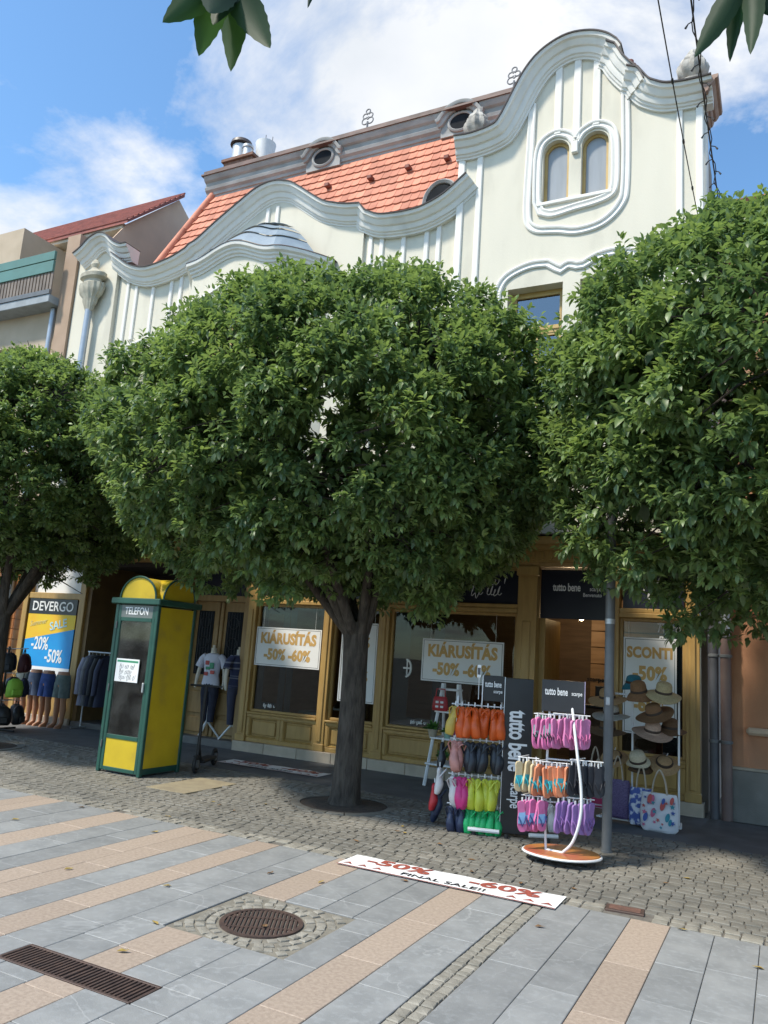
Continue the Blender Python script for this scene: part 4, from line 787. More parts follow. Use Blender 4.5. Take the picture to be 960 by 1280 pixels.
def tree(x, y, label, cdata, coff, rz, h=2.05, r0=.152, seed=1, pit=True, zs=1.0):
    t = thing('pavement_tree', label, 'tree', (x, y, 0), 'round clipped trees along the pavement')
    trunk_mesh(h, r0, seed).build('trunk', BARK, t, 60)
    rg = random.Random(seed); (V, F, T), cl, rad = cdata['arr'], cdata['cl'], cdata['rad']
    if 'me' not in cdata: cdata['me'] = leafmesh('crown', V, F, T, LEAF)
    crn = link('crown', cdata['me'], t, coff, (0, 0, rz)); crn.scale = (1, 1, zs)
    cz, sz = math.cos(rz), math.sin(rz); W = lambda c: Vector((coff[0] + c[0] * cz - c[1] * sz, coff[1] + c[0] * sz + c[1] * cz, coff[2] + c[2]))
    limbs = []
    for k in range(8):
        a = 2 * math.pi * (k + rg.uniform(-.25, .25)) / 8 + .3; rr = rg.uniform(.5, .72); up = rg.uniform(.1, .55) if k % 2 else rg.uniform(-.12, .15)
        e = Vector((coff[0] + rad[0] * rr * math.cos(a), coff[1] + rad[1] * rr * math.sin(a), coff[2] + rad[2] * up)); s = Vector((.10 * math.cos(a), .10 * math.sin(a), h - .12))
        m1 = s.lerp(e, .35) + Vector((rg.uniform(-.1, .1), rg.uniform(-.1, .1), -.02 + .18 * rg.random())); m2 = s.lerp(e, .7) + Vector((rg.uniform(-.15, .15), rg.uniform(-.15, .15), .1))
        pts = smoothp([s, m1, m2, e], 4); MB().tube(pts, list(np.linspace(.066, .018, len(pts))), 9).build('limb', BARK, t, 60); limbs += pts[3:]
    br = MB()
    for i, (c, d, r) in enumerate(cl):
        if i % 2: continue
        e = W(c); s = min(limbs, key=lambda p: (Vector(p) - e).length); s = Vector(s); mid = s.lerp(e, .5) + Vector((rg.uniform(-.1, .1), rg.uniform(-.1, .1), .05)); br.tube([s, mid, e], [.016, .011, .005], 5, False)
    br.build('branches', BARK, t, 60)['kind'] = 'stuff'
    if pit:
        MB().lathe([(.60, -.02), (.58, -.012), (.3, .006), (.2, .012)], n=36).build('soil', SOIL, t, 60)
        for k in range(18):
            a0, a1 = 2 * math.pi * k / 18 + .012, 2 * math.pi * (k + 1) / 18 - .012; v = []
            for a in np.linspace(a0, a1, 4):
                for q, z in ((.50, -.03), (.50, .004), (.60, .006), (.60, -.03)): v.append((q * math.cos(a), q * math.sin(a), z))
            MB().add(v, [(4 * i + j, 4 * i + 4 + j, 4 * i + 4 + (j + 1) % 4, 4 * i + (j + 1) % 4) for i in range(3) for j in range(4)] + [(0, 1, 2, 3), (15, 14, 13, 12)]).build('edging_stone', COBBLE, t)
    return t
RA = np.array([2.80, 2.6, 2.08]); (arr, cl) = crown(3, RA); CA = dict(arr=arr, cl=cl, rad=RA)
RB = np.array([2.75, 2.55, 2.1]); (arr, cl) = crown(11, RB); CB = dict(arr=arr, cl=cl, rad=RB)
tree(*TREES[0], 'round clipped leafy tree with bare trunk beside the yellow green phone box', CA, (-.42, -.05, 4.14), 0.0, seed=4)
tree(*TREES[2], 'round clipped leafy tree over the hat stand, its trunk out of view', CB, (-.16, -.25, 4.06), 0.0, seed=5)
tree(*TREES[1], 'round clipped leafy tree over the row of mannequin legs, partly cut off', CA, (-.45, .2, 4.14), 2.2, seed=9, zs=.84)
# sprays of near leaves hanging into the top of the view
def spray(label, base, start, tips, tone):
    t = thing('leafy_twig', label, 'twig', start, 'twigs hanging into the top of the view'); b = Vector(base) - Vector(start)
    MB().tube(smoothp([(0, 0, 0), tuple(b * .5 + Vector((.01, 0, 0))), tuple(b)], 4), list(np.linspace(.006, .003, 9)), 6).build('stem', BARK, t, 60)
    for i, (tp, wd, tw) in enumerate(tips):
        e = Vector(tp) - Vector(start); s = b + Vector((.0, 0, .012 * (i % 3))); d = e - s; ln = d.length; dn = d.normalized()
        vw = (Vector(base) - Vector((0, 0, 1.7))).normalized(); sd = dn.cross(vw).normalized(); sd = (Matrix.Rotation(tw, 3, dn) @ sd); nn = sd.cross(dn); mb = MB(); K = 16
        for k in range(K + 1):
            f = k / K; wv = wd * math.sin(math.pi * f ** .8) ** .75 * (1 - .25 * f) * (1.05 if k % 2 else .97) + (.0012 if 0 < f < .12 else 0)
            c = s + dn * ln * f + nn * (.012 * math.sin(math.pi * f))
            for q in (-1, -.5, 0, .5, 1): mb.v.append(tuple(c + sd * wv * q + nn * (.010 * abs(q) * wv / wd)))
        mb.f = [(5 * k + j, 5 * k + j + 1, 5 * k + 6 + j, 5 * k + 5 + j) for k in range(K) for j in range(4)]
        me = mb.mesh('leaf', NEARLEAF, 80); at = me.attributes.new('tone', 'FLOAT', 'POINT'); at.data.foreach_set('value', np.full(len(me.vertices), tone[i % len(tone)], np.float32)); link('leaf', me, t)
NEARLEAF = leafmat('near_leaf', (0.010, 0.034, 0.014), (0.045, 0.10, 0.026), 0.42, 0.6)
spray('dark green serrated leaves hanging in the upper middle of the view', (-.923, .978, 2.978), (-.954, .975, 3.475), [((-1.003, .911, 2.821), .034, .3), ((-.977, .986, 2.801), .036, -.2), ((-.946, 1.045, 2.803), .036, .4), ((-.826, 1.01, 2.788), .036, -.3), ((-.893, .915, 2.805), .038, .15), ((-.925, .96, 2.83), .036, .6)], [.5, .7, .85, .35, .1, .2])
spray('single small reddish leaf tip at the top edge of the view', (-.824, 1.119, 3.12), (-.80, 1.11, 3.5), [((-.841, 1.132, 2.985), .010, .2)], [.05])
spray('dark green leaves hanging in the upper corner by the cables', (-.03, 1.43, 3.06), (.052, 1.48, 3.551), [((-.13, 1.412, 2.863), .027, .2), ((-.072, 1.492, 2.897), .020, -.3), ((-.033, 1.412, 2.838), .024, .3), ((.031, 1.483, 2.923), .026, .5), ((.0, 1.46, 2.95), .026, -.2)], [.25, .15, .3, .2, .1])

# ================================================================ phone box
GRN = mat('dark_green_paint', (0.018, 0.085, 0.060), (0.014, 0.065, 0.047), 5, .4); YEL = mat('telephone_yellow', (0.60, 0.43, 0.015), (0.52, 0.36, 0.012), 3, .45, c3=(0.40, 0.29, 0.04), s3=3.0, lo3=.6, hi3=.8)
pb = thing('phone_box', 'yellow and dark green telephone box with rounded yellow top', 'phone box', (-7.48, 8.05, 0))
a = .37
for sx in (-1, 1):
    for sy in (-1, 1): MB().box(sx * a - (.055 if sx > 0 else 0), sx * a + (.055 if sx < 0 else 0), sy * a - (.055 if sy > 0 else 0), sy * a + (.055 if sy < 0 else 0), 0, 2.12, .008).build('corner_post', GRN, pb)
MB().box(-.33, .33, -.33, .33, .02, .07).build('floor', GREYMET, pb)
MB().box(-.42, .42, -.42, .42, 2.12, 2.20, .012).build('roof_slab', GRN, pb)
i_ = a - .055
dr = MB().box(-i_, -i_ + .05, -a + .008, -a + .05, .03, 2.11, .006).box(i_ - .05, i_, -a + .008, -a + .05, .03, 2.11, .006).box(-i_ + .05, i_ - .05, -a + .008, -a + .05, .03, .075, .004).box(-i_ + .05, i_ - .05, -a + .008, -a + .05, .42, .47, .004).box(-i_ + .05, i_ - .05, -a + .008, -a + .05, 1.90, 1.95, .004).build('door', GRN, pb)
MB().box(-i_ + .045, i_ - .045, -a + .018, -a + .034, .07, .425).build('kick_panel', YEL, dr); MB().box(-i_ + .045, i_ - .045, -a + .022, -a + .028, .465, 1.905).build('pane', glass('dusty_glass', (.70, .72, .70), 1.0, .04, dust=.07), dr); MB().box(i_ - .06, i_ - .035, -a - .02, -a + .01, 1.02, 1.14, .006).build('handle', STEEL, dr)
hd = MB().box(-i_, i_, -a + .010, -a + .04, 1.95, 2.11).build('header', mat('dull_grey_glass', (0.16, 0.18, 0.17), None, 4, .4), pb); text('TELEFON', .135, WHITEP, hd, (0, -a + .006, 2.03), xs=.72, bold=.012)
sd = MB().box(a - .03, a - .012, -i_, i_, .10, 2.10).build('side_panel', YEL, pb); MB().box(a - .05, a - .008, -i_, i_, .03, .10).build('rail', GRN, sd)
sd = MB().box(-a + .012, -a + .03, -i_, i_, .10, 2.10).build('side_panel', YEL, pb); MB().box(-i_, i_, a - .03, a - .012, .10, .80).build('back_panel', YEL, pb); MB().box(-i_, i_, a - .024, a - .018, .80, 2.10).build('back_pane', MATS['dusty_glass'], pb)
[MB().box(-i_ - .012, -i_ + .004, -a - .012, -a + .012, zz, zz + .09, .004).build('hinge', GREYMET, dr) for zz in (.3, 1.0, 1.8)]; ph = MB().box(-.13, .13, .18, .30, 1.05, 1.50, .02).build('telephone', GREYMET, pb); MB().box(-.10, -.04, .12, .18, 1.15, 1.42, .015).build('handset', BLACKP, ph); MB().box(-.28, .28, .05, .30, .92, .95, .006).build('shelf', GREYMET, pb)
hc = lambda r: [(r * math.cos(t), 2.20 + r * .92 * math.sin(t)) for t in np.linspace(0, math.pi, 20)]
dm = MB().prism(hc(.30), -.365, .365).build('dome', YEL, pb, 30); v2 = MB().prism(hc(.299), -.366, .366); v2.v = [(y, x, z) for x, y, z in v2.v]; v2.build('dome_vault', YEL, dm, 30)
tr_ = MB(); 
for s in (-1, 1): tr_.tube([(x, s * .372, z) for x, z in hc(.305)], .014, 6).tube([(s * .372, x, z) for x, z in hc(.305)], .014, 6)
tr_.build('dome_trim', GRN, dm)
nt_ = MB().box(-.235, .155, -a - .003, -a + .004, 1.13, 1.42).build('paper_notice', WHITEP, None, loc=(-7.48, 8.05, 0)); tag(nt_, 'white paper notice with a green heading taped on the phone box', 'notice')
MB().box(-.22, .14, -a - .0045, -a - .0032, 1.375, 1.40).build('heading', mat('green_print', (0.05, 0.30, 0.16)), nt_)
scribble(.30, .20, 3, mat('grey_ink', (0.12, 0.12, 0.13)), nt_, (-.04, -a - .004, 1.25), .0018, 9, 'handwriting')
# ---- scooter behind it
BLK = mat('black_rubber', (0.015, 0.015, 0.016), (0.022, 0.022, 0.022), 8, .6)
es = thing('kick_scooter', 'black electric kick scooter standing behind the phone box', 'scooter', (-6.93, 8.52, 0), rz=R(112))
for x in (0, .82):
    w_ = MB().tube([(x + .095 * math.cos(t), 0, .115 + .095 * math.sin(t)) for t in np.linspace(0, 2 * math.pi, 25)], .024, 8, False).build('wheel', BLK, es, 60); MB().tube([(x, -.03, .115), (x, .03, .115)], .055, 14).build('hub', GREYMET, w_, 40)
MB().box(.14, .70, -.075, .075, .11, .15, .012).build('deck', BLK, es); MB().tube([(.70, 0, .14), (.82, 0, .115)], .02, 8).build('rear_fork', BLK, es); MB().tube([(.16, 0, .14), (.06, 0, .30), (.03, 0, .36)], .026, 8).build('neck', BLK, es, 40)
MB().tube([(0, 0, .115), (.02, 0, .28), (.10, 0, 1.12)], .022, 10).build('stem', BLK, es, 40); MB().tube([(.10, -.22, 1.12), (.10, .22, 1.12)], .014, 8).build('handlebar', BLK, es, 40); MB().box(-.06, .06, -.03, .03, .205, .225, .005).build('mudguard', BLK, es)
# ================================================================ mannequins
SKIN = mat('tan_mannequin', (0.42, 0.20, 0.11), (0.36, 0.17, 0.09), 3, .5); CREAM = mat('cream_mannequin', (0.62, 0.56, 0.46), None, 3, .5); DENIM = mat('dark_blue_denim', (0.016, 0.018, 0.035), (0.03, 0.033, 0.055), 12, .85, .2, 160)
def torso(shirt, pants, label, x, y, rz, printm=None):
    t = thing('display_mannequin', label, 'mannequin', (x, y, .11), rz=rz)
    MB().loft([(0, 0, .78, .15, .10), (0, 0, .90, .165, .105), (0, 0, 1.05, .135, .095), (0, 0, 1.2, .155, .11), (0, 0, 1.32, .17, .10), (0, 0, 1.38, .15, .08), (0, 0, 1.41, .06, .06)], 20).build('shirt', shirt, t, 60)
    for s in (-1, 1): MB().tube([(s * .13, 0, 1.36), (s * .20, 0, 1.30), (s * .245, -.005, 1.17)], [.062, .062, .07], 12).build('sleeve', shirt, t, 60)
    for s in (-1, 1): MB().tube([(s * .22, 0, 1.22), (s * .255, -.02, 1.0), (s * .26, -.06, .82)], [.036, .032, .02], 10).build('arm', CREAM, t, 60)
    MB().tube([(0, 0, 1.38), (0, 0, 1.47), (0, 0, 1.50)], [.055, .048, .05], 14).tube([(0, 0, 1.50), (0, 0, 1.545)], [.025, .03], 10).build('neck', CREAM, t, 60)
    for s in (-1, 1): MB().loft([(s * .06, 0, .26, .055, .06), (s * .068, 0, .5, .065, .07), (s * .075, 0, .72, .085, .09), (s * .07, 0, .86, .085, .10)], 14, wav=.03).build('trouser_leg', pants, t, 60)
    MB().loft([(0, 0, .76, .155, .105), (0, 0, .86, .158, .108), (0, 0, .90, .152, .104)], 18).build('waistband', pants, t, 60)
    for k in range(3): ang = 2 * math.pi * k / 3 + .5; MB().tube([(0, 0, .28), (.10 * math.cos(ang), .10 * math.sin(ang), .16), (.22 * math.cos(ang), .22 * math.sin(ang), .012)], [.02, .018, .014], 8).build('stand_leg', WHITE, t, 60)
    MB().tube([(0, 0, .26), (0, 0, .8)], .016, 8).build('stand_pole', WHITE, t)
    if printm:
        for k, (m, a_, b, c, d) in enumerate(printm):
            MB().box(a_, b, -.118, -.1, c, d, .012).build('print', m, t)
    return t
Lq = mat('print_red', (0.5, 0.09, 0.08)); Gq = mat('print_green', (0.07, 0.30, 0.17))
torso(mat('lilac_white_cotton', (0.60, 0.60, 0.68), (0.54, 0.54, 0.63), 8, .9), DENIM, 'headless mannequin in a white printed t-shirt by the wooden door', -8.80, 10.98, R(12), [(Lq, -.085, -.01, 1.21, 1.28), (Gq, .0, .08, 1.15, 1.25), (Gq, -.07, .01, 1.13, 1.18), (Lq, .02, .1, 1.06, 1.12), (mat('print_red', (0, 0, 0)), -.09, -.02, 1.03, 1.09)])
torso(mat('navy_striped_knit', (0.030, 0.036, 0.085), (0.20, 0.21, 0.26), 3.0, .9, stretch=(.2, .2, 7), lo=.55, hi=.60), mat('navy_cloth', (0.022, 0.026, 0.06)), 'headless mannequin in navy clothes at the edge of the wooden door', -8.28, 11.02, R(75))
# leg mannequins in shorts
SH = [mat('grey_green_denim', (0.10, 0.13, 0.135), (0.07, 0.09, 0.095), 9, .9, .2, 150), mat('bright_blue_denim', (0.045, 0.085, 0.27), (0.035, 0.065, 0.20), 9, .9, .2, 150), mat('slate_blue_denim', (0.075, 0.10, 0.16), (0.05, 0.07, 0.12), 9, .9, .2, 150), mat('washed_green_denim', (0.16, 0.20, 0.19), (0.11, 0.145, 0.14), 9, .9, .2, 150)]
for k, (x, y, m, lab) in enumerate(((-11.72, 10.42, SH[3], 'tan mannequin legs in washed grey green shorts, nearest the entrance'), (-12.06, 10.38, SH[1], 'tan mannequin legs in bright blue denim shorts'), (-12.36, 10.36, SH[2], 'tan mannequin legs in slate blue shorts between blue and grey shorts'), (-12.68, 10.34, SH[0], 'tan mannequin legs in dark grey green shorts next to the dark bags'))):
    t = thing('mannequin_legs', lab, 'mannequin', (x, y, 0), 'mannequin legs in shorts below the poster')
    b = MB()
    for s in (-1, 1): b.loft([(s * .085, -.06, 0, .035, .085), (s * .085, -.05, .035, .032, .08), (s * .082, .01, .08, .036, .042), (s * .08, .012, .18, .038, .042), (s * .078, .015, .32, .052, .058), (s * .075, 0, .46, .046, .052), (s * .07, 0, .62, .066, .07), (s * .065, 0, .76, .078, .082)], 14)
    b.loft([(0, 0, .72, .13, .085), (0, 0, .82, .152, .10), (0, 0, .92, .135, .09), (0, 0, .99, .115, .078)], 18); b.build('legs', SKIN, t, 60)
    for s in (-1, 1): MB().loft([(s * .075, 0, .53, .10, .105), (s * .07, 0, .66, .098, .10), (s * .06, 0, .80, .092, .108)], 16, wav=.025).build('shorts_leg', m, t, 60)
    MB().loft([(0, 0, .76, .155, .108), (0, 0, .86, .158, .108), (0, 0, .935, .143, .098)], 20, wav=.012, wn=9).build('shorts_top', m, t, 60)
# poster in the window above them
po_ = thing('sale_poster', 'orange and blue summer sale poster in the ochre framed window', 'poster', (-12.77, 10.86, 0))
PX0, PX1 = -.66, .66
MB().box(PX0, PX1, .0, .02, 2.03, 2.33).build('name_board', BLACKP, po_)
text('DEVERGO', .26, WHITEP, po_, (0, -.004, 2.175), bold=.012, xs=.98)
MB().prism([(PX0, 1.52), (PX1, 1.76), (PX1, 2.03), (PX0, 2.03)], .004, .02).build('orange_field', mat('poster_orange', (0.80, 0.42, 0.02), (0.78, 0.55, 0.02), 1.6, .5), po_)
MB().prism([(PX0, 1.02), (PX1, 1.02), (PX1, 1.76), (PX0, 1.52)], .002, .02).build('blue_field', mat('poster_blue', (0.008, 0.30, 0.68), (0.01, 0.24, 0.6), 1.5, .5), po_)
MB().box(PX0, PX1, .003, .02, .52, 1.02).build('white_field', WHITEP, po_)
text('Summer', .14, mat('pale_yellow', (.75, .66, .3)), po_, (-.34, -.002, 1.86), rot=(R(90), R(-10), 0), shear=.2); text('SALE', .22, mat('pale_cyan', (.5, .75, .8)), po_, (.22, -.002, 1.83), rot=(R(90), R(-12), 0), bold=.02)
text('-20%', .34, WHITEP, po_, (-.22, -.002, 1.45), xs=.70, bold=.02); text('-50%', .34, WHITEP, po_, (.20, -.002, 1.22), xs=.70, bold=.02)
# clothes rail half behind the phone box
cr_ = thing('clothes_rail', 'chrome clothes rail standing in the recessed shop entrance', 'clothes rail', (-11.2, 10.75, 0))
for x in (-.3, .55): MB().tube([(x, 0, .02), (x, 0, 1.38)], .014, 8).build('upright', STEEL, cr_); MB().tube([(x, -.22, .02), (x, .22, .02)], .014, 8).build('foot', STEEL, cr_)
MB().tube([(-.33, 0, 1.38), (.58, 0, 1.38)], .014, 8).build('rail', STEEL, cr_)
for k, (x, m, lab) in enumerate(((-.22, mat('lavender_grey_cloth', (0.33, 0.33, 0.42), (0.27, 0.27, 0.36), 5, .9), 'lavender grey jacket hanging at the end of the clothes rail'), (-.12, mat('grey_cloth', (0.16, 0.16, 0.18)), 'mid grey jacket hanging second on the clothes rail'), (-.02, DENIM, 'dark navy jacket hanging on the clothes rail'), (.08, mat('black_cloth', (0.02, 0.02, 0.024)), 'black coat hanging on the clothes rail'), (.2, mat('dark_blue_cloth', (0.03, 0.035, 0.075)), 'dark blue coat on the rail behind the phone box'))):
    t = thing('hanging_jacket', lab, 'jacket', (-11.2 + x, 10.75, 0), 'jackets on the clothes rail')
    MB().loft([(0, -.02, .42, .045, .21), (0, 0, .7, .04, .20), (0, 0, 1.0, .042, .19), (0, 0, 1.2, .04, .21), (0, 0, 1.28, .03, .16), (0, 0, 1.33, .015, .05)], 20, wav=.06).build('body', m, t, 60)
    for s in (-1, 1): MB().tube([(0, s * .17, 1.26), (-.01, s * .24, 1.05), (-.015, s * .25, .62)], [.045, .05, .042], 10).build('sleeve', m, t, 60)
    MB().tube([(0, 0, 1.33), (0, 0, 1.36), (0, .01, 1.395)], .004, 5).build('hanger_hook', STEEL, t)
# dark bag stand at the edge of the view
bs = thing('bag_stand', 'black wire stand hung with dark bags at the very edge of the view', 'display stand', (-11.85, 9.3, 0))
MB().tube([(0, 0, .03), (0, 0, 1.4)], .02, 8).build('pole', BLACKP, bs)
for s in (0, 1): MB().tube([(-.4 * (1 - s), -.35 * s, .03), (.4 * (1 - s), .35 * s, .03)], .018, 8).build('foot', BLACKP, bs)
for z in (1.36, .95, .5):
    for k in range(6): ang = k * math.pi / 3 + z; MB().tube([(0, 0, z), (.34 * math.cos(ang), .34 * math.sin(ang), z + .02)], .006, 5).build('hook', STEEL, bs)
bagm = [BLACKP, mat('dark_brown_leather', (0.05, 0.026, 0.02), None, 6, .5), mat('charcoal_nylon', (0.03, 0.032, 0.038)), mat('maroon_nylon', (0.07, 0.016, 0.02)), mat('navy_nylon', (0.018, 0.022, 0.05))]
for z, lo_, wd in ((1.36, 'top', .13), (.95, 'middle', .15), (.5, 'lowest', .15)):
    for k in range(6):
        ang = k * math.pi / 3 + z; m = bagm[(k + int(z * 10)) % 5]; 
        if z == .95 and k == 5: m = mat('lime_fabric', (0.30, 0.55, 0.06))
        t = thing('backpack', 'dark backpack hanging on the %s tier of the black wire stand' % lo_, 'backpack', (-11.85 + .31 * math.cos(ang), 9.3 + .31 * math.sin(ang), z - .38), 'backpacks on the %s tier' % lo_, rz=ang)
        if m.name == 'lime_fabric': t['label'] = 'lime green bag among the dark backpacks on the black wire stand'; 
        MB().loft([(0, 0, 0, .05, wd * .8), (0, 0, .03, .075, wd), (.01, 0, .16, .085, wd), (0, 0, .26, .065, wd * .85), (0, 0, .31, .03, wd * .4)], 16, wav=.03).build('body', m, t, 60); MB().box(.06, .10, -wd * .6, wd * .6, .03, .14, .02).build('pocket', m, t)
        MB().tube([(-.02, -.03, .29), (-.02, 0, .385), (-.02, .03, .29)], .007, 5).build('loop', BLACKP, t)
# ================================================================ sale signs
def sale_sign(x, z, wd, hg, lines, label, y=10.925, rz=0.0):
    t = thing('sale_sign', label, 'sign', (x, y, z)); MB().box(-wd / 2, wd / 2, -.004, .006, -hg / 2, hg / 2).build('board', WHITEP, t)
    for q in (MB().box(-wd / 2 + .02, wd / 2 - .02, -.0052, -.0042, hg / 2 - .026, hg / 2 - .02), MB().box(-wd / 2 + .02, wd / 2 - .02, -.0052, -.0042, -hg / 2 + .02, -hg / 2 + .026), MB().box(-wd / 2 + .02, -wd / 2 + .026, -.0052, -.0042, -hg / 2 + .026, hg / 2 - .026), MB().box(wd / 2 - .026, wd / 2 - .02, -.0052, -.0042, -hg / 2 + .026, hg / 2 - .026)): q.build('border', BLACKP, t)
    for s, sz, zz, xs in lines: text(s, sz, GOLDP, t, (0, -.0055, zz), xs=xs, bold=.05, sp=1.04)
    for s in (-1, 1): MB().tube([(s * wd * .4, 0, hg / 2), (s * wd * .4, .0, 2.37 - z)], .002, 4).build('cord', WHITEP, t)
    return t
sale_sign(-7.26, 1.70, 1.27, .63, [('KIÁRUSÍTÁS', .235, .13, .84), ('-50% -60%', .235, -.13, .86)], 'white clearance sign with gold letters behind the door-side window, nearest the wooden door')
sale_sign(-4.21, 1.67, 1.27, .62, [('KIÁRUSÍTÁS', .235, .13, .84), ('-50% -60%', .235, -.13, .86)], 'white clearance sign with gold letters above the step ladder')
sale_sign(-5.93, 1.55, .64, 1.22, [('-50%', .2, .30, .9), ('-60%', .2, -.22, .9)], 'tall white clearance sign half hidden by the tree trunk')
sale_sign(-1.58, 1.53, .67, 1.24, [('SCONTI', .19, .42, .82), ('-50%', .24, .15, .86), ('-60%', .24, -.25, .86)], 'tall white sign with gold letters behind the hats')
def floor_banner(cx, cy, wd, dp, label):
    t = thing('floor_banner', label, 'banner', (cx, cy, .008)); rr = random.Random(3)
    nx = 24; v = [(-wd / 2 + wd * i / nx, y, .002 * math.sin(i * 1.1) * (1 if y > 0 else -.6) + .0022) for i in range(nx + 1) for y in (-dp / 2, dp / 2)]
    MB().add(v, [(2 * i, 2 * i + 2, 2 * i + 3, 2 * i + 1) for i in range(nx)]).build('sheet', WHITEP, t)
    z = .0056; fl_ = (0, 0, 0)
    text('-50%', dp * .60, REDP, t, (-wd * .25, dp * .19, z), rot=fl_, bold=.03, xs=1.3, ext=.0004); text('-60%', dp * .60, REDP, t, (wd * .25, dp * .17, z), rot=fl_, bold=.03, xs=1.3, ext=.0004)
    text('FINAL SALE!!', dp * .27, BLACKP, t, (-.0, -dp * .27, z), rot=fl_, bold=.012, xs=1.3, ext=.0004)
    for s in (-1, 1):
        for k in range(3):
            x = s * (wd * .46 - k * wd * .075) ; h = dp * .10; q = wd * .026; yb = -dp * .36 + .0
            MB().add([(x - q, yb, z), (x, yb + h * 1.7, z), (x + q, yb, z), (x, yb + h * .55, z)], [(0, 1, 3), (3, 1, 2)]).build('arrow', REDP if s < 0 else REDP, t)
    MB().box(-wd / 2, wd / 2, -dp / 2, -dp / 2 + .012, .0052, .0058).build('red_edge', REDP, t)
    return t
floor_banner(-2.385, 6.10, 1.79, .36, 'white floor banner with red percentages lying across the pavement edge'); floor_banner(-6.52, 9.72, 1.70, .40, 'white floor banner lying on the dark strip before the shop')

# fallen leaves on the paving
fallm = [mat('dry_brown_leaf', (0.20, 0.11, 0.045), (0.14, 0.075, 0.03), 30, .8), mat('yellowed_leaf', (0.34, 0.25, 0.06), (0.26, 0.17, 0.04), 30, .8)]
lv = [(0, -.035, .002), (.014, -.012, .008), (.012, .014, .006), (0, .036, .010), (-.012, .014, .007), (-.014, -.012, .009), (0, 0, .003)]; lf = [(6, i, (i + 1) % 6) for i in range(6)]
rgf = random.Random(21)
for k in range(34):
    x, y = rgf.uniform(-6.5, .2), rgf.choice((rgf.uniform(3.4, 6.4), rgf.uniform(6.2, 7.6)))
    o = link('fallen_leaf', MB().add([(a_ * rgf.uniform(.8, 1.2), b_, c_ * rgf.uniform(.6, 1.6)) for a_, b_, c_ in lv], lf).mesh('fallen_leaf', fallm[k % 2]), None, (x, y, .004), (0, 0, rgf.uniform(0, 6.28)))
    tag(o, 'small dry fallen leaf lying on the paving', 'leaf', 'fallen leaves scattered over the paving')

# ================================================================ step ladder with plants
ld = thing('step_ladder', 'white wooden step ladder used as a display before the shop window', 'ladder', (-4.12, 10.35, 0), rz=R(-8))
for s in (-1, 1):
    MB().tube([(s * .22, -.22, 0), (s * .12, -.02, 1.36)], .024, 6).build('front_rail', WHITE, ld); MB().tube([(s * .22, .24, 0), (s * .12, .02, 1.36)], .02, 6).build('back_rail', WHITE, ld)
for z in (.28, .62, .97, 1.27):
    f = z / 1.36; x = .22 - .10 * f; y = -.22 + .20 * f; MB().box(-x - .02, x + .02, y - .06, -y + .06 if z < 1.2 else y + .1, z, z + .025, .004).build('step', WHITE, ld)
POT = mat('pale_pot', (0.45, 0.38, 0.28), None, 6, .8)
PLL = leafmat('pot_plant_leaf', (0.03, 0.09, 0.02), (0.09, 0.22, 0.04), .25, .5)
def pot_plant(x, y, z, s, label, m=None):
    t = thing('pot_plant', label, 'plant', (x, y, z)); MB().lathe([(.05 * s, 0), (.07 * s, .09 * s), (.075 * s, .10 * s), (.02 * s, .095 * s)], n=14).build('pot', m or POT, t, 40)
    rg = np.random.default_rng(int(z * 100)); n = 70; d = rg.normal(size=(n, 3)); d[:, 2] = abs(d[:, 2]) + .2; d /= np.linalg.norm(d, axis=1, keepdims=True); P = np.array([0, 0, .095 * s]) + d * rg.uniform(0, .06 * s, (n, 1))
    link('foliage', leafmesh('foliage', *leaf_arrays(P, d, rg.normal(size=(n, 3)) + [0, 0, 1], rg.uniform(.05, .10, n) * s, rg.uniform(0, 1, n)), PLL), t)
pot_plant(-4.30, 10.20, .645, 1.0, 'small green pot plant on the middle step of the ladder'); pot_plant(-4.08, 10.2, .645, .8, 'small potted flower beside the ladder post', mat('mint_pot', (.3, .5, .4))); pot_plant(-4.16, 10.22, .305, .9, 'low pot plant on the bottom step of the ladder')
rb = thing('handbag', 'bright red handbag hanging high on the step ladder', 'handbag', (-4.22, 10.22, .995)); MB().loft([(0, 0, 0, .11, .04), (0, 0, .04, .12, .05), (0, 0, .15, .105, .045), (0, 0, .19, .09, .03)], 18).build('body', mat('red_leather', (0.42, 0.015, 0.02), None, 5, .4), rb, 60)
MB().tube([(-.07, 0, .18), (-.06, 0, .29), (.06, 0, .29), (.07, 0, .18)], .008, 6).build('strap', mat('red_leather', (0, 0, 0)), rb); 
for a_, b_ in ((-.05, .11), (-.05, .05), (.02, .11), (.02, .05)): MB().box(a_, a_ + .045, -.056, -.04, b_ - .01, b_ + .02, .006).build('patch', WHITEP, rb)
for k, (x, m, lab) in enumerate(((-3.98, mat('dark_fuchsia', (0.30, 0.03, 0.13)), 'dark pink handbag hanging on the far side of the ladder'), (-3.90, mat('grey_felt', (0.22, 0.21, 0.20)), 'grey cloth bag hanging beside the step ladder'))):
    t = thing('handbag', lab, 'handbag', (x, 10.3, .66 + .1 * k)); MB().loft([(0, 0, 0, .05, .10), (0, 0, .05, .06, .12), (0, 0, .2, .05, .11), (0, 0, .25, .03, .09)], 16).build('body', m, t, 60); MB().tube([(0, -.07, .24), (0, -.03, .40), (0, .03, .40), (0, .07, .24)], .007, 6).build('strap', m, t)
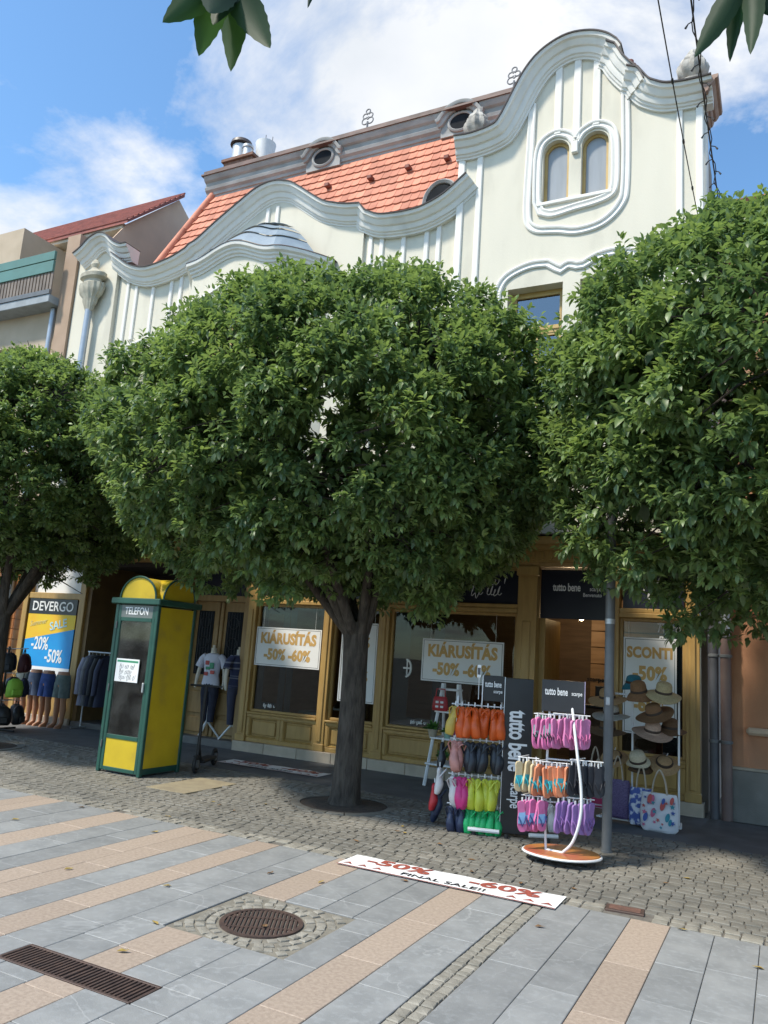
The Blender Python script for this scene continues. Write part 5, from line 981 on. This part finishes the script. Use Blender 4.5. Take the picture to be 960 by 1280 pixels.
# ================================================================ clog rack
def plastic(n, c, r=.4): return mat(n, c, tuple(v * .85 for v in c), 12, r)
def clog_mesh(m):
    """a clog hung by its heel strap, toe down: foot along -z, sole facing +y"""
    mb = MB(); secs = [(0, 0, 0, .012, .012), (0, -.004, -.004, .040, .026), (0, -.006, -.03, .047, .034), (0, -.012, -.07, .050, .042), (0, -.016, -.11, .046, .044), (0, -.010, -.15, .038, .036), (0, .0, -.20, .035, .022), (0, .004, -.235, .036, .022), (0, .002, -.26, .028, .020), (0, .002, -.27, .012, .010)]
    secs = [(x, y, -.27 - z, a, b) for x, y, z, a, b in secs]; mb.loft(secs, 14)
    mb.tube([(-.036, -.01, -.10), (-.030, -.055, -.03), (0, -.07, -.005), (.030, -.055, -.03), (.036, -.01, -.10)], .007, 6)
    return mb.mesh('clog', m, 60)
def sole_mesh(m):
    out = [(0, -.13), (.022, -.127), (.034, -.112), (.040, -.085), (.041, -.05), (.036, -.01), (.030, .03), (.029, .07), (.032, .10), (.030, .118), (.020, .130), (0, .134)]
    pl = [(x, z) for x, z in out] + [(-x, z) for x, z in reversed(out[1:-1])]
    mb = MB().prism(pl, -.010, .010); return mb.mesh('sole', m, 50)
VW = R(16.7)
rk = thing('clog_rack', 'free standing shop rack with tall black lettered board and hanging rods', 'display rack', (-2.70, 7.92, 0), rz=VW)
# local: x to the right seen from the street, y away
bd = MB().box(.13, .42, -.03, .02, .035, 1.55, .004).build('board', BLACKP, rk)
text('tutto bene', .25, WHITEP, bd, (.27, -.032, .93), rot=(R(90), R(90), 0), xs=.60, bold=.026, sp=.93); text('scarpe', .15, WHITEP, bd, (.27, -.032, .40), rot=(R(90), R(90), 0), xs=.62, bold=.014)
MB().box(.126, .134, -.034, .02, .03, 1.555).build('edge_profile', STEEL, rk)
tb = MB().box(-.09, .12, .0, .02, 1.30, 1.56, .003).build('top_board', BLACKP, rk); text('tutto bene', .085, WHITEP, tb, (.010, -.002, 1.47), xs=.46, bold=.02); text('scarpe', .05, WHITEP, tb, (.06, -.002, 1.40), xs=.7, bold=.01)
MB().box(-.104, -.094, -.002, .022, .9, 1.56).build('frame_post', WHITE, rk)
for x in (-.36, .10): MB().tube([(x, .18, .05), (x, .18, 1.32)], .012, 8).build('upright', WHITE, rk)
MB().tube([(-.18, -.10, .055), (.13, -.10, .055)], .02, 8).tube([(.42, -.10, .055), (.70, -.02, .055)], .02, 8).tube([(-.12, -.10, .055), (-.12, .4, .055)], .018, 8).build('base_frame', WHITE, rk)
for x in (-.12, .2, .6): MB().lathe([(.022, -.02), (.022, .02)], (x, -.08, .02), 10).build('caster', BLK, rk)
rods = []
for z in (1.245, .90, .55, .26): rk_r = MB().tube([(-.41, .02, z), (.13, .02, z)], .007, 6).tube([(-.36, .02, z), (-.36, .18, z)], .006, 6).build('rod', WHITE, rk); rods.append(z)
def W_(x, y, z): c, s = math.cos(VW), math.sin(VW); return (-2.70 + x * c - y * s, 7.92 + x * s + y * c, z)
CL = dict(orange=(0.68, 0.105, 0.012), charcoal=(0.022, 0.026, 0.034), blush=(0.58, 0.26, 0.22), yellow=(0.62, 0.66, 0.06), green=(0.015, 0.42, 0.13), fuchsia=(0.62, 0.035, 0.20), white=(0.66, 0.63, 0.62), mustard=(0.60, 0.42, 0.08), red=(0.45, 0.02, 0.03), navy=(0.02, 0.03, 0.07))
clm = {k: clog_mesh(plastic('clog_' + k, v)) for k, v in CL.items()}
clasp = MB().box(-.006, .006, -.004, .004, -.012, .03).mesh('hanger', WHITE)
tier = {1.245: 'top', .90: 'second', .55: 'third', .26: 'lowest'}
ROWS = [(1.245, [('mustard', 1), ('orange', 7)]), (.90, [('blush', 2), ('charcoal', 6)]), (.55, [('white', 1), ('fuchsia', 2), ('yellow', 5)]), (.26, [('navy', 3), ('green', 6)])]
def clog(cn, x, y, z, rz, lab, grp, tilt=0.0, s=1.0):
    t = thing('clog', lab, 'clog', W_(x, y, z), grp, rz=VW + rz); o = link('shoe', clm[cn], t, (0, 0, -.02), (tilt, random.uniform(-.2, .2), 0)); o.scale = (s, s, s); link('hanger', clasp, t)
for z, row in ROWS:
    x = -.40; tot = sum(c for _, c in row); st = .53 / tot
    for cn, c in row:
        for k in range(c):
            one = (c == 1)
            clog(cn, x + st / 2, -.012 + random.uniform(-.012, .012), z, random.uniform(.5, 1.0) * (1 if k % 2 else -.6), ('single ' if one else '') + '%s rubber clog hanging on the %s rod of the clog rack' % (cn if cn != 'charcoal' else 'charcoal black', tier[z]), None if one else '%s clogs on the %s rod' % (cn, tier[z]), random.uniform(-.12, .12), random.uniform(1.08, 1.2) * (.84 if z < .5 else 1)); x += st
for k, (cn, z) in enumerate((('white', .62), ('red', .45), ('navy', .40), ('charcoal', .42), ('charcoal', .85), ('navy', .30))):
    clog(cn, -.50 - .05 * (k % 2), .02 + .05 * k, z, 1.4, '%s clog at the far end of the rack, %s' % (cn, ('uppermost of the side column', 'next below the white one', 'beside the red one', 'behind the red one', 'on the high side hook', 'lowest of the side column')[k]), None, .1)
for x, lab in ((.62, 'pale grey clog lying low behind the black board, nearer one'), (.70, 'pale grey clog lying low behind the black board, farther one')):
    clog('white', x, .08, .36, .3, lab, None)
clog('green', .52, .10, 1.22, .3, 'green rubber clog peeking out beside the black board', None)
tg = tag(MB().box(-.02, .02, -.002, .002, -.13, .0).build('hang_tag', WHITEP, None, loc=W_(-.14, -.02, 1.66)), 'white hang tag with string at the top of the clog rack', 'tag'); MB().box(-.015, .015, -.004, -.002, -.10, -.03).build('print', mat('grey_ink', (0, 0, 0)), tg)
MB().tube([(0, 0, -.0), (0, .01, -.35)], .004, 5).build('string', WHITE, tg)
# ================================================================ flip-flop stand
fs = thing('sandal_stand', 'white curved flip-flop stand on an orange board with black header sign', 'display stand', (-1.80, 7.36, 0), rz=R(14))
bo = [(.34 * math.cos(t) * (1.0), .27 * math.sin(t) * (1 - .12 * math.cos(t) ** 2)) for t in np.linspace(0, 2 * math.pi, 37)[:-1]]
base = MB(); n_ = len(bo); base.add([(x, y, .075) for x, y in bo] + [(x * .97, y * .97, .09) for x, y in bo] + [(x, y, .062) for x, y in bo], [tuple(range(n_, 2 * n_)), tuple(reversed(range(2 * n_, 3 * n_)))] + [(i, (i + 1) % n_, n_ + (i + 1) % n_, n_ + i) for i in range(n_)] + [(2 * n_ + i, 2 * n_ + (i + 1) % n_, (i + 1) % n_, i) for i in range(n_)])
bo_ = base.build('base_board', mat('orange_sunset_board', (0.36, 0.085, 0.05), (0.42, 0.17, 0.04), 2.6, .4, lo=.42, hi=.58), fs); MB().tube([(x * 1.005, y * 1.005, .072) for x, y in bo + bo[:1]], .011, 6, False).build('rim', WHITE, bo_)
for x, y in ((-.20, -.10), (.20, -.10), (0, .18)): MB().tube([(x - .012, y, .03), (x + .012, y, .03)], .03, 10).build('caster', BLK, fs)
pts = smoothp([(.0, -.06, .085), (.09, -.12, .20), (.15, -.165, .42), (.15, -.175, .66), (.115, -.17, .92), (.085, -.13, 1.14), (.06, -.03, 1.34)], 4); MB().tube(pts, .013, 8).build('curved_post', WHITE, fs, 60)
pts = smoothp([(-.14, -.01, .085), (-.15, -.01, .3), (-.155, -.01, .6), (-.15, -.01, .95), (-.14, -.01, 1.32)], 4); MB().tube(pts, .011, 8).build('straight_post', WHITE, fs, 60); MB().tube([(-.14, -.01, .09), (0, -.06, .09)], .012, 8).build('foot_bar', WHITE, fs)
hdm = MB().box(-.215, .165, -.045, -.005, 1.29, 1.575, .004).build('header', mat('header_charcoal', (0.03, 0.03, 0.034), None, 5, .35), fs); MB().box(.1655, .172, -.046, -.004, 1.288, 1.577).build('edge', mat('lilac_edge', (.42, .38, .55)), hdm)
text('tutto bene', .095, WHITEP, hdm, (-.085, -.047, 1.47), xs=.50, bold=.02); text('scarpe', .052, WHITEP, hdm, (.098, -.047, 1.462), xs=.7, bold=.01)
FFM = {}
SOLE = {'pink': (0.62, 0.16, 0.36), 'rose': (0.60, 0.20, 0.40), 'mint': (0.50, 0.66, 0.58), 'teal': (0.05, 0.42, 0.52), 'orange': (0.66, 0.24, 0.12), 'cream': (0.62, 0.50, 0.30), 'lilac': (0.30, 0.17, 0.42), 'black': (0.02, 0.022, 0.03), 'sky': (0.22, 0.40, 0.62), 'coral': (0.62, 0.22, 0.20)}
for k, v in SOLE.items(): FFM[k] = sole_mesh(plastic('sole_' + k, v, .6))
def upper(m): return MB().tube([(-.033, -.012, .0), (-.018, -.032, -.035), (0, -.022, -.085), (.018, -.032, -.035), (.033, -.012, .0)], .006, 6).mesh('strap', m, 60)
STR = {k: upper(plastic('strap_' + k, v, .5)) for k, v in dict(black=(.02, .02, .025), white=(.6, .62, .62), navy=(.03, .06, .2), teal=(.04, .45, .5), pink=(.6, .15, .35), purple=(.24, .12, .36)).items()}
patch = MB().prism([(-.036, -.06), (.036, -.06), (.030, .03), (-.030, .03)], -.0112, -.0102).mesh('print', plastic('patch_teal', (.06, .42, .50), .6)); patch2 = MB().prism([(-.037, -.04), (.037, -.04), (.029, .08), (-.029, .08)], -.0112, -.0102).mesh('print', plastic('patch_mint', (.45, .68, .6), .6)); patch3 = MB().prism([(-.036, -.06), (.036, -.06), (.029, .05), (-.029, .05)], -.0112, -.0102).mesh('print', plastic('patch_sky', (.25, .45, .70), .6))
def fl_loc(x, y, z): c, s = math.cos(R(14)), math.sin(R(14)); return (-1.80 + x * c - y * s, 7.36 + x * s + y * c, z)
ARMS = [(1.25, -.17), (1.22, .14), (.84, -.17), (.86, .2), (.50, -.20), (.52, .12)]
CLU = [  # x range, hook height, sole, strap, print, count, label
 (-.27, -.12, 1.235, 'pink', 'black', patch2, 11, 'mint and pink flip-flop on the top tier of the curved stand'),
 (-.10, .20, 1.25, 'rose', 'pink', None, 12, 'plain rose pink flip-flop on the top tier of the curved stand'),
 (-.40, -.24, .84, 'cream', 'teal', patch, 6, 'cream and teal flip-flop at the outer end of the middle tier'),
 (-.25, .03, .82, 'orange', 'teal', patch, 13, 'orange flip-flop with teal print on the middle tier of the curved stand'),
 (.06, .32, .86, 'black', 'black', None, 12, 'black flip-flop on the middle tier of the curved stand'),
 (-.36, -.16, .515, 'pink', 'navy', patch3, 10, 'pink flip-flop with sky blue print on the lowest tier'),
 (-.05, .25, .535, 'lilac', 'purple', None, 12, 'plain lilac flip-flop on the lowest tier of the curved stand')]
for z in (1.265, .87, .55): MB().tube([(-.15, -.015, z), (.13, -.015, z)], .008, 6).tube([(-.15, -.015, z - .05), (.13, -.015, z - .05)], .008, 6).build('cross_bar', WHITE, fs)
for xa, xb, z, so, st_, pr, n, lab in CLU:
    MB().tube([((xa + xb) / 2, .12, z + .03), (xa, -.06, z + .028)], .005, 6).tube([(xa - .01, -.075, z + .028), (xb + .02, -.075, z + .028)], .005, 6).build('hanging_arm', WHITE, fs)
    for k in range(n):
        x = xa + (xb - xa) * (k + .5) / n; t = thing('flip_flop', lab, 'flip-flop', fl_loc(x + random.uniform(-.012, .012), -.10 + .05 * (k % 2) + random.uniform(-.02, .02), z - .135 + random.uniform(-.02, .012)), lab.replace('flip-flop', 'flip-flops'), rz=R(14) + R(random.uniform(18, 55)))
        link('sole', FFM[so], t, rot=(random.uniform(-.15, .15), random.uniform(-.10, .10), 0)); link('strap', STR[st_], t)
        if pr: link('print', pr, t)
        MB_h = link('hanger', clasp, t, (0, 0, .135))
# ================================================================ lamp post
lp = thing('lamp_post', 'slim dark grey lamp post between flip-flop stand and hats', 'lamp post', (-1.545, 8.05, 0))
MB().tube([(0, 0, 0), (0, 0, 5.2)], .047, 16).build('pole', GREYMET, lp, 40); MB().lathe([(.056, 0), (.056, .02)], (0, 0, 0), 16).build('base_ring', GREYMET, lp, 40); MB().box(-.02, .02, -.055, -.04, 1.36, 1.44, .008).build('clip', STEEL, lp); MB().lathe([(.05, 0), (.05, .05)], (0, 0, 2.15), 16).build('band', STEEL, lp, 40)
MB().lathe([(.05, 5.2), (.2, 5.25), (.24, 5.4), (.12, 5.5), (.01, 5.52)], n=18).build('lantern', WHITE, lp, 40)
# ================================================================ hat rack
hr = thing('hat_rack', 'white tube rack carrying straw hats and beach bags', 'display rack', (-1.42, 9.78, 0))
for x in (-.50, -.18, .33): MB().tube([(x, 0, .03), (x, 0, 1.43)], .012, 8).build('upright', WHITE, hr)
for y in (.0,): MB().tube([(-.50, 0, 1.43), (.33, 0, 1.43)], .012, 8).build('rail', WHITE, hr); MB().tube([(-.55, -.1, .035), (.36, -.1, .035)], .012, 8).tube([(-.55, -.1, .035), (-.5, .2, .035)], .012, 8).tube([(.36, -.1, .035), (.33, .2, .035)], .012, 8).build('foot', WHITE, hr)
STRAW = dict(tan=(0.40, 0.25, 0.12), brown=(0.25, 0.13, 0.06), beige=(0.52, 0.42, 0.24), grey=(0.46, 0.43, 0.38), darkbrown=(0.16, 0.09, 0.045), blush=(0.50, 0.34, 0.25), cream=(0.60, 0.52, 0.36), teal=(0.02, 0.16, 0.22))
BANDC = mat('hat_band_dark', (0.05, 0.03, 0.02))
def hat(x, y, z, col, R_, rx, ry, label, crown_h=.115, brim=1.0):
    t = thing('straw_hat', label, 'hat', (x, y, z)); m = mat('straw_' + col, STRAW[col], tuple(v * .78 for v in STRAW[col]), 60, .85, .35, 220); cr = .092; mb = MB(); prof = [(.02, crown_h), (.055, crown_h - .004), (.078, crown_h - .018), (.088, crown_h - .045), (cr, .012), (cr + .006, 0)]
    prof += [(cr + (R_ - cr) * f, -.004 - .022 * f * f * brim) for f in (.25, .5, .75, 1)] + [(R_ - .004, -.030 * brim), (cr, -.012)]
    mb.lathe(prof, n=28); mb.v = [(px, py, pz + .014 * math.sin(2 * math.atan2(py, px) + x * 9) * max(0, (math.hypot(px, py) - cr) / max(.01, R_ - cr))) for px, py, pz in mb.v]
    o = mb.build('body', m, t, 50); MB().lathe([(cr + .003, .008), (cr + .0045, .016), (.092, .034), (.0905, .036)], n=28).build('band', BANDC, t, 50)
    t.rotation_euler = (R(rx), R(ry), 0)
    MB().tube([(0, .0, .02), (0, .10, .02), (0, .18, .0)], .005, 5).build('peg', WHITE, t)
hat(-1.88, 9.72, 1.37, 'tan', .23, 14, -4, 'wide tan straw hat on top of the rack behind the lamp post', .12)
hat(-1.52, 9.70, 1.47, 'brown', .15, 20, -5, 'brown straw hat with drooping brim, top middle of the rack', .13, 2.6)
hat(-1.25, 9.72, 1.48, 'beige', .20, 18, 8, 'beige straw hat with dark band, top of the rack end', .13, 1.6)
hat(-1.62, 9.95, 1.56, 'teal', .14, 10, 0, 'dark teal cap behind the brown straw hat', .10, 2.0)
hat(-1.84, 9.74, 1.19, 'grey', .22, 10, 0, 'greyish white wide hat on the second tier behind the post', .12)
hat(-1.35, 9.72, 1.24, 'brown', .22, 22, -14, 'brown straw hat with dark band tilted on the second tier', .12, .6)
hat(-1.88, 9.74, 1.01, 'darkbrown', .22, 8, 3, 'dark brown wide hat on the third tier behind the post', .12)
hat(-1.37, 9.72, 1.04, 'blush', .23, 16, 8, 'blush pink wide brimmed hat on the third tier', .115, .8)
hat(-1.20, 9.9, 1.08, 'darkbrown', .19, 10, 5, 'dark brown hat behind the blush pink hat', .12)
hat(-1.51, 9.62, .70, 'cream', .135, 26, -4, 'small cream trilby with dark band above the bags', .12, .4)
hat(-1.50, 9.72, .62, 'darkbrown', .14, 20, 0, 'dark brown trilby right under the cream one', .10, .4)
hat(-1.24, 9.74, .70, 'tan', .17, 34, 10, 'tan hat hanging beside the small cream trilby', .06, .6)
hat(-1.80, 9.74, .70, 'tan', .16, 34, -6, 'tan hat hanging low behind the lamp post', .06, .6)
def tote(x, y, z, wd, hg, m, label, dp=.05, hm=None):
    t = thing('tote_bag', label, 'bag', (x, y, z)); secs = [(0, 0, 0, wd * .42, dp * .7), (0, 0, hg * .08, wd * .48, dp), (0, 0, hg * .5, wd * .5, dp * .9), (0, 0, hg * .92, wd * .46, dp * .5), (0, 0, hg, wd * .45, dp * .3)]
    b = MB()
    for (cx, cy, zz, a_, b_) in secs:
        for j in range(20):
            th = 2 * math.pi * j / 20; c, s = math.cos(th), math.sin(th); b.v.append((math.copysign(abs(c) ** .45, c) * a_ + .006 * math.sin(zz * 40 + j), math.copysign(abs(s) ** .8, s) * b_ + .008 * math.sin(j * 1.9 + zz * 25), zz))
    for i in range(4):
        for j in range(20): b.f.append((i * 20 + j, i * 20 + (j + 1) % 20, i * 20 + 20 + (j + 1) % 20, i * 20 + 20 + j))
    b.f.append(tuple(reversed(range(20)))); b.build('body', m, t, 60)
    for s in (-1, 1): MB().tube(smoothp([(-wd * .2, s * dp * .3, hg * .98), (-wd * .14, s * dp * .2, hg * 1.35), (0, 0, hg * 1.62), (wd * .14, s * dp * .2, hg * 1.35), (wd * .2, s * dp * .3, hg * .98)], 4), .009, 6).build('handle', hm or mat('rope_handle', (0.50, 0.42, 0.32)), t, 60)
    return t
PURP = mat('purple_sequin', (0.06, 0.035, 0.11), (0.16, 0.11, 0.22), 90, .5, .3, 200)
FLOR = mat('blue_floral_canvas', (0.62, 0.63, 0.68), (0.07, 0.11, 0.34), 14, .85, lo=.42, hi=.50, detail=2)
WFL = mat('white_star_canvas', (0.66, 0.65, 0.66), (0.58, 0.57, 0.60), 6, .85)
tote(-1.74, 9.66, .05, .30, .42, PURP, 'dark purple glitter beach bag hanging behind the lamp post')
tote(-1.47, 9.60, .02, .26, .40, FLOR, 'blue and white floral beach bag hanging in the middle of the rack')
tw_ = tote(-1.26, 9.50, .0, .40, .40, WFL, 'white beach bag with red and teal printed stars', .06)
rgs = random.Random(5)
for k in range(26):
    cx, cz = rgs.uniform(-.16, .16), rgs.uniform(.05, .36); m = (Lq, mat('print_teal', (0.03, 0.25, 0.32)), mat('print_rose', (0.55, 0.12, 0.22)), mat('print_blue', (0.05, 0.10, 0.34)))[k % 4]; r_ = rgs.uniform(.016, .03)
    if k % 3 == 0: pl = [(cx + (r_ * 2.4 * math.cos(t_)) * .4 + r_ * 1.2 * math.sin(t_) * .3, cz + r_ * 1.9 * math.sin(t_)) for t_ in np.linspace(0, 6.28, 13)[:-1]]
    else: pl = [(cx + r_ * (1 if i % 2 else .45) * math.cos(i * .628 + k), cz + r_ * (1 if i % 2 else .45) * math.sin(i * .628 + k)) for i in range(10)]
    MB().prism(pl, -.0645 - .0004 * k, -.052).build('print', m, tw_)
for k, (x, m, lab) in enumerate(((-1.97, mat('striped_towel_red', (0.35, 0.03, 0.09), (0.5, 0.42, 0.45), 3, .9, stretch=(.2, .2, 14), lo=.5, hi=.52), 'red and white striped beach bag low behind the flip-flop stand'), (-2.03, mat('grey_lilac_canvas', (0.33, 0.31, 0.40)), 'grey lilac beach bag low behind the flip-flop stand'))): tote(x, 9.7 + .12 * k, .12 + .12 * k, .24, .34, m, lab)
# ================================================================ overhead cables
CAB = mat('black_cable', (0.02, 0.02, 0.022))
def sagline(a, b, sag, n=24):
    a, b = Vector(a), Vector(b); return [tuple(a.lerp(b, i / n) + Vector((0, 0, -sag * 4 * (i / n) * (1 - i / n)))) for i in range(n + 1)]
c1 = thing('overhead_cable', 'thin dark cable running down past the gable to the roof edge', 'cable', (-.95, 11.0, 8.05)); p_ = sagline((-.86, 2.0, 7.9), (-.95, 11.0, 8.03), .22); MB().tube(p_, .007, 5).build('cable', CAB, c1, w=True)
for i in (15, 18, 21): q = p_[i]; MB().box(q[0] - .012, q[0] + .012, q[1] - .03, q[1] + .03, q[2] - .02, q[2] + .012, .005).build('clamp', CAB, c1, w=True)
c2 = thing('light_string', 'tangled cable with small fairy lights hanging beside the gable end', 'cable', (-.67, 11.15, 8.1)); p_ = sagline((-.60, 2.0, 8.0), (-.67, 11.15, 8.12), .30, 60); MB().tube(p_, .009, 5).build('cable', CAB, c2, w=True)
MB().tube([(x + .025 * math.sin(i * 1.3), y, z + .025 * math.cos(i * 1.3)) for i, (x, y, z) in enumerate(p_)], .006, 5).build('twisted_wire', CAB, c2, w=True)
for i in range(30, 60, 2): q = p_[i]; s = 1 if i % 4 else -1; MB().tube([q, (q[0] + s * .05, q[1], q[2] - .02), (q[0] + s * .075, q[1], q[2] - .06)], [.006, .006, .012], 6).build('bulb_holder', CAB, c2, w=True)
MB().tube([(-.67, 11.15, 8.12), (-.68, 11.0, 7.6), (-.76, 10.95, 6.8), (-.80, 10.92, 5.8)], .010, 5).build('down_wire', CAB, c2, w=True)
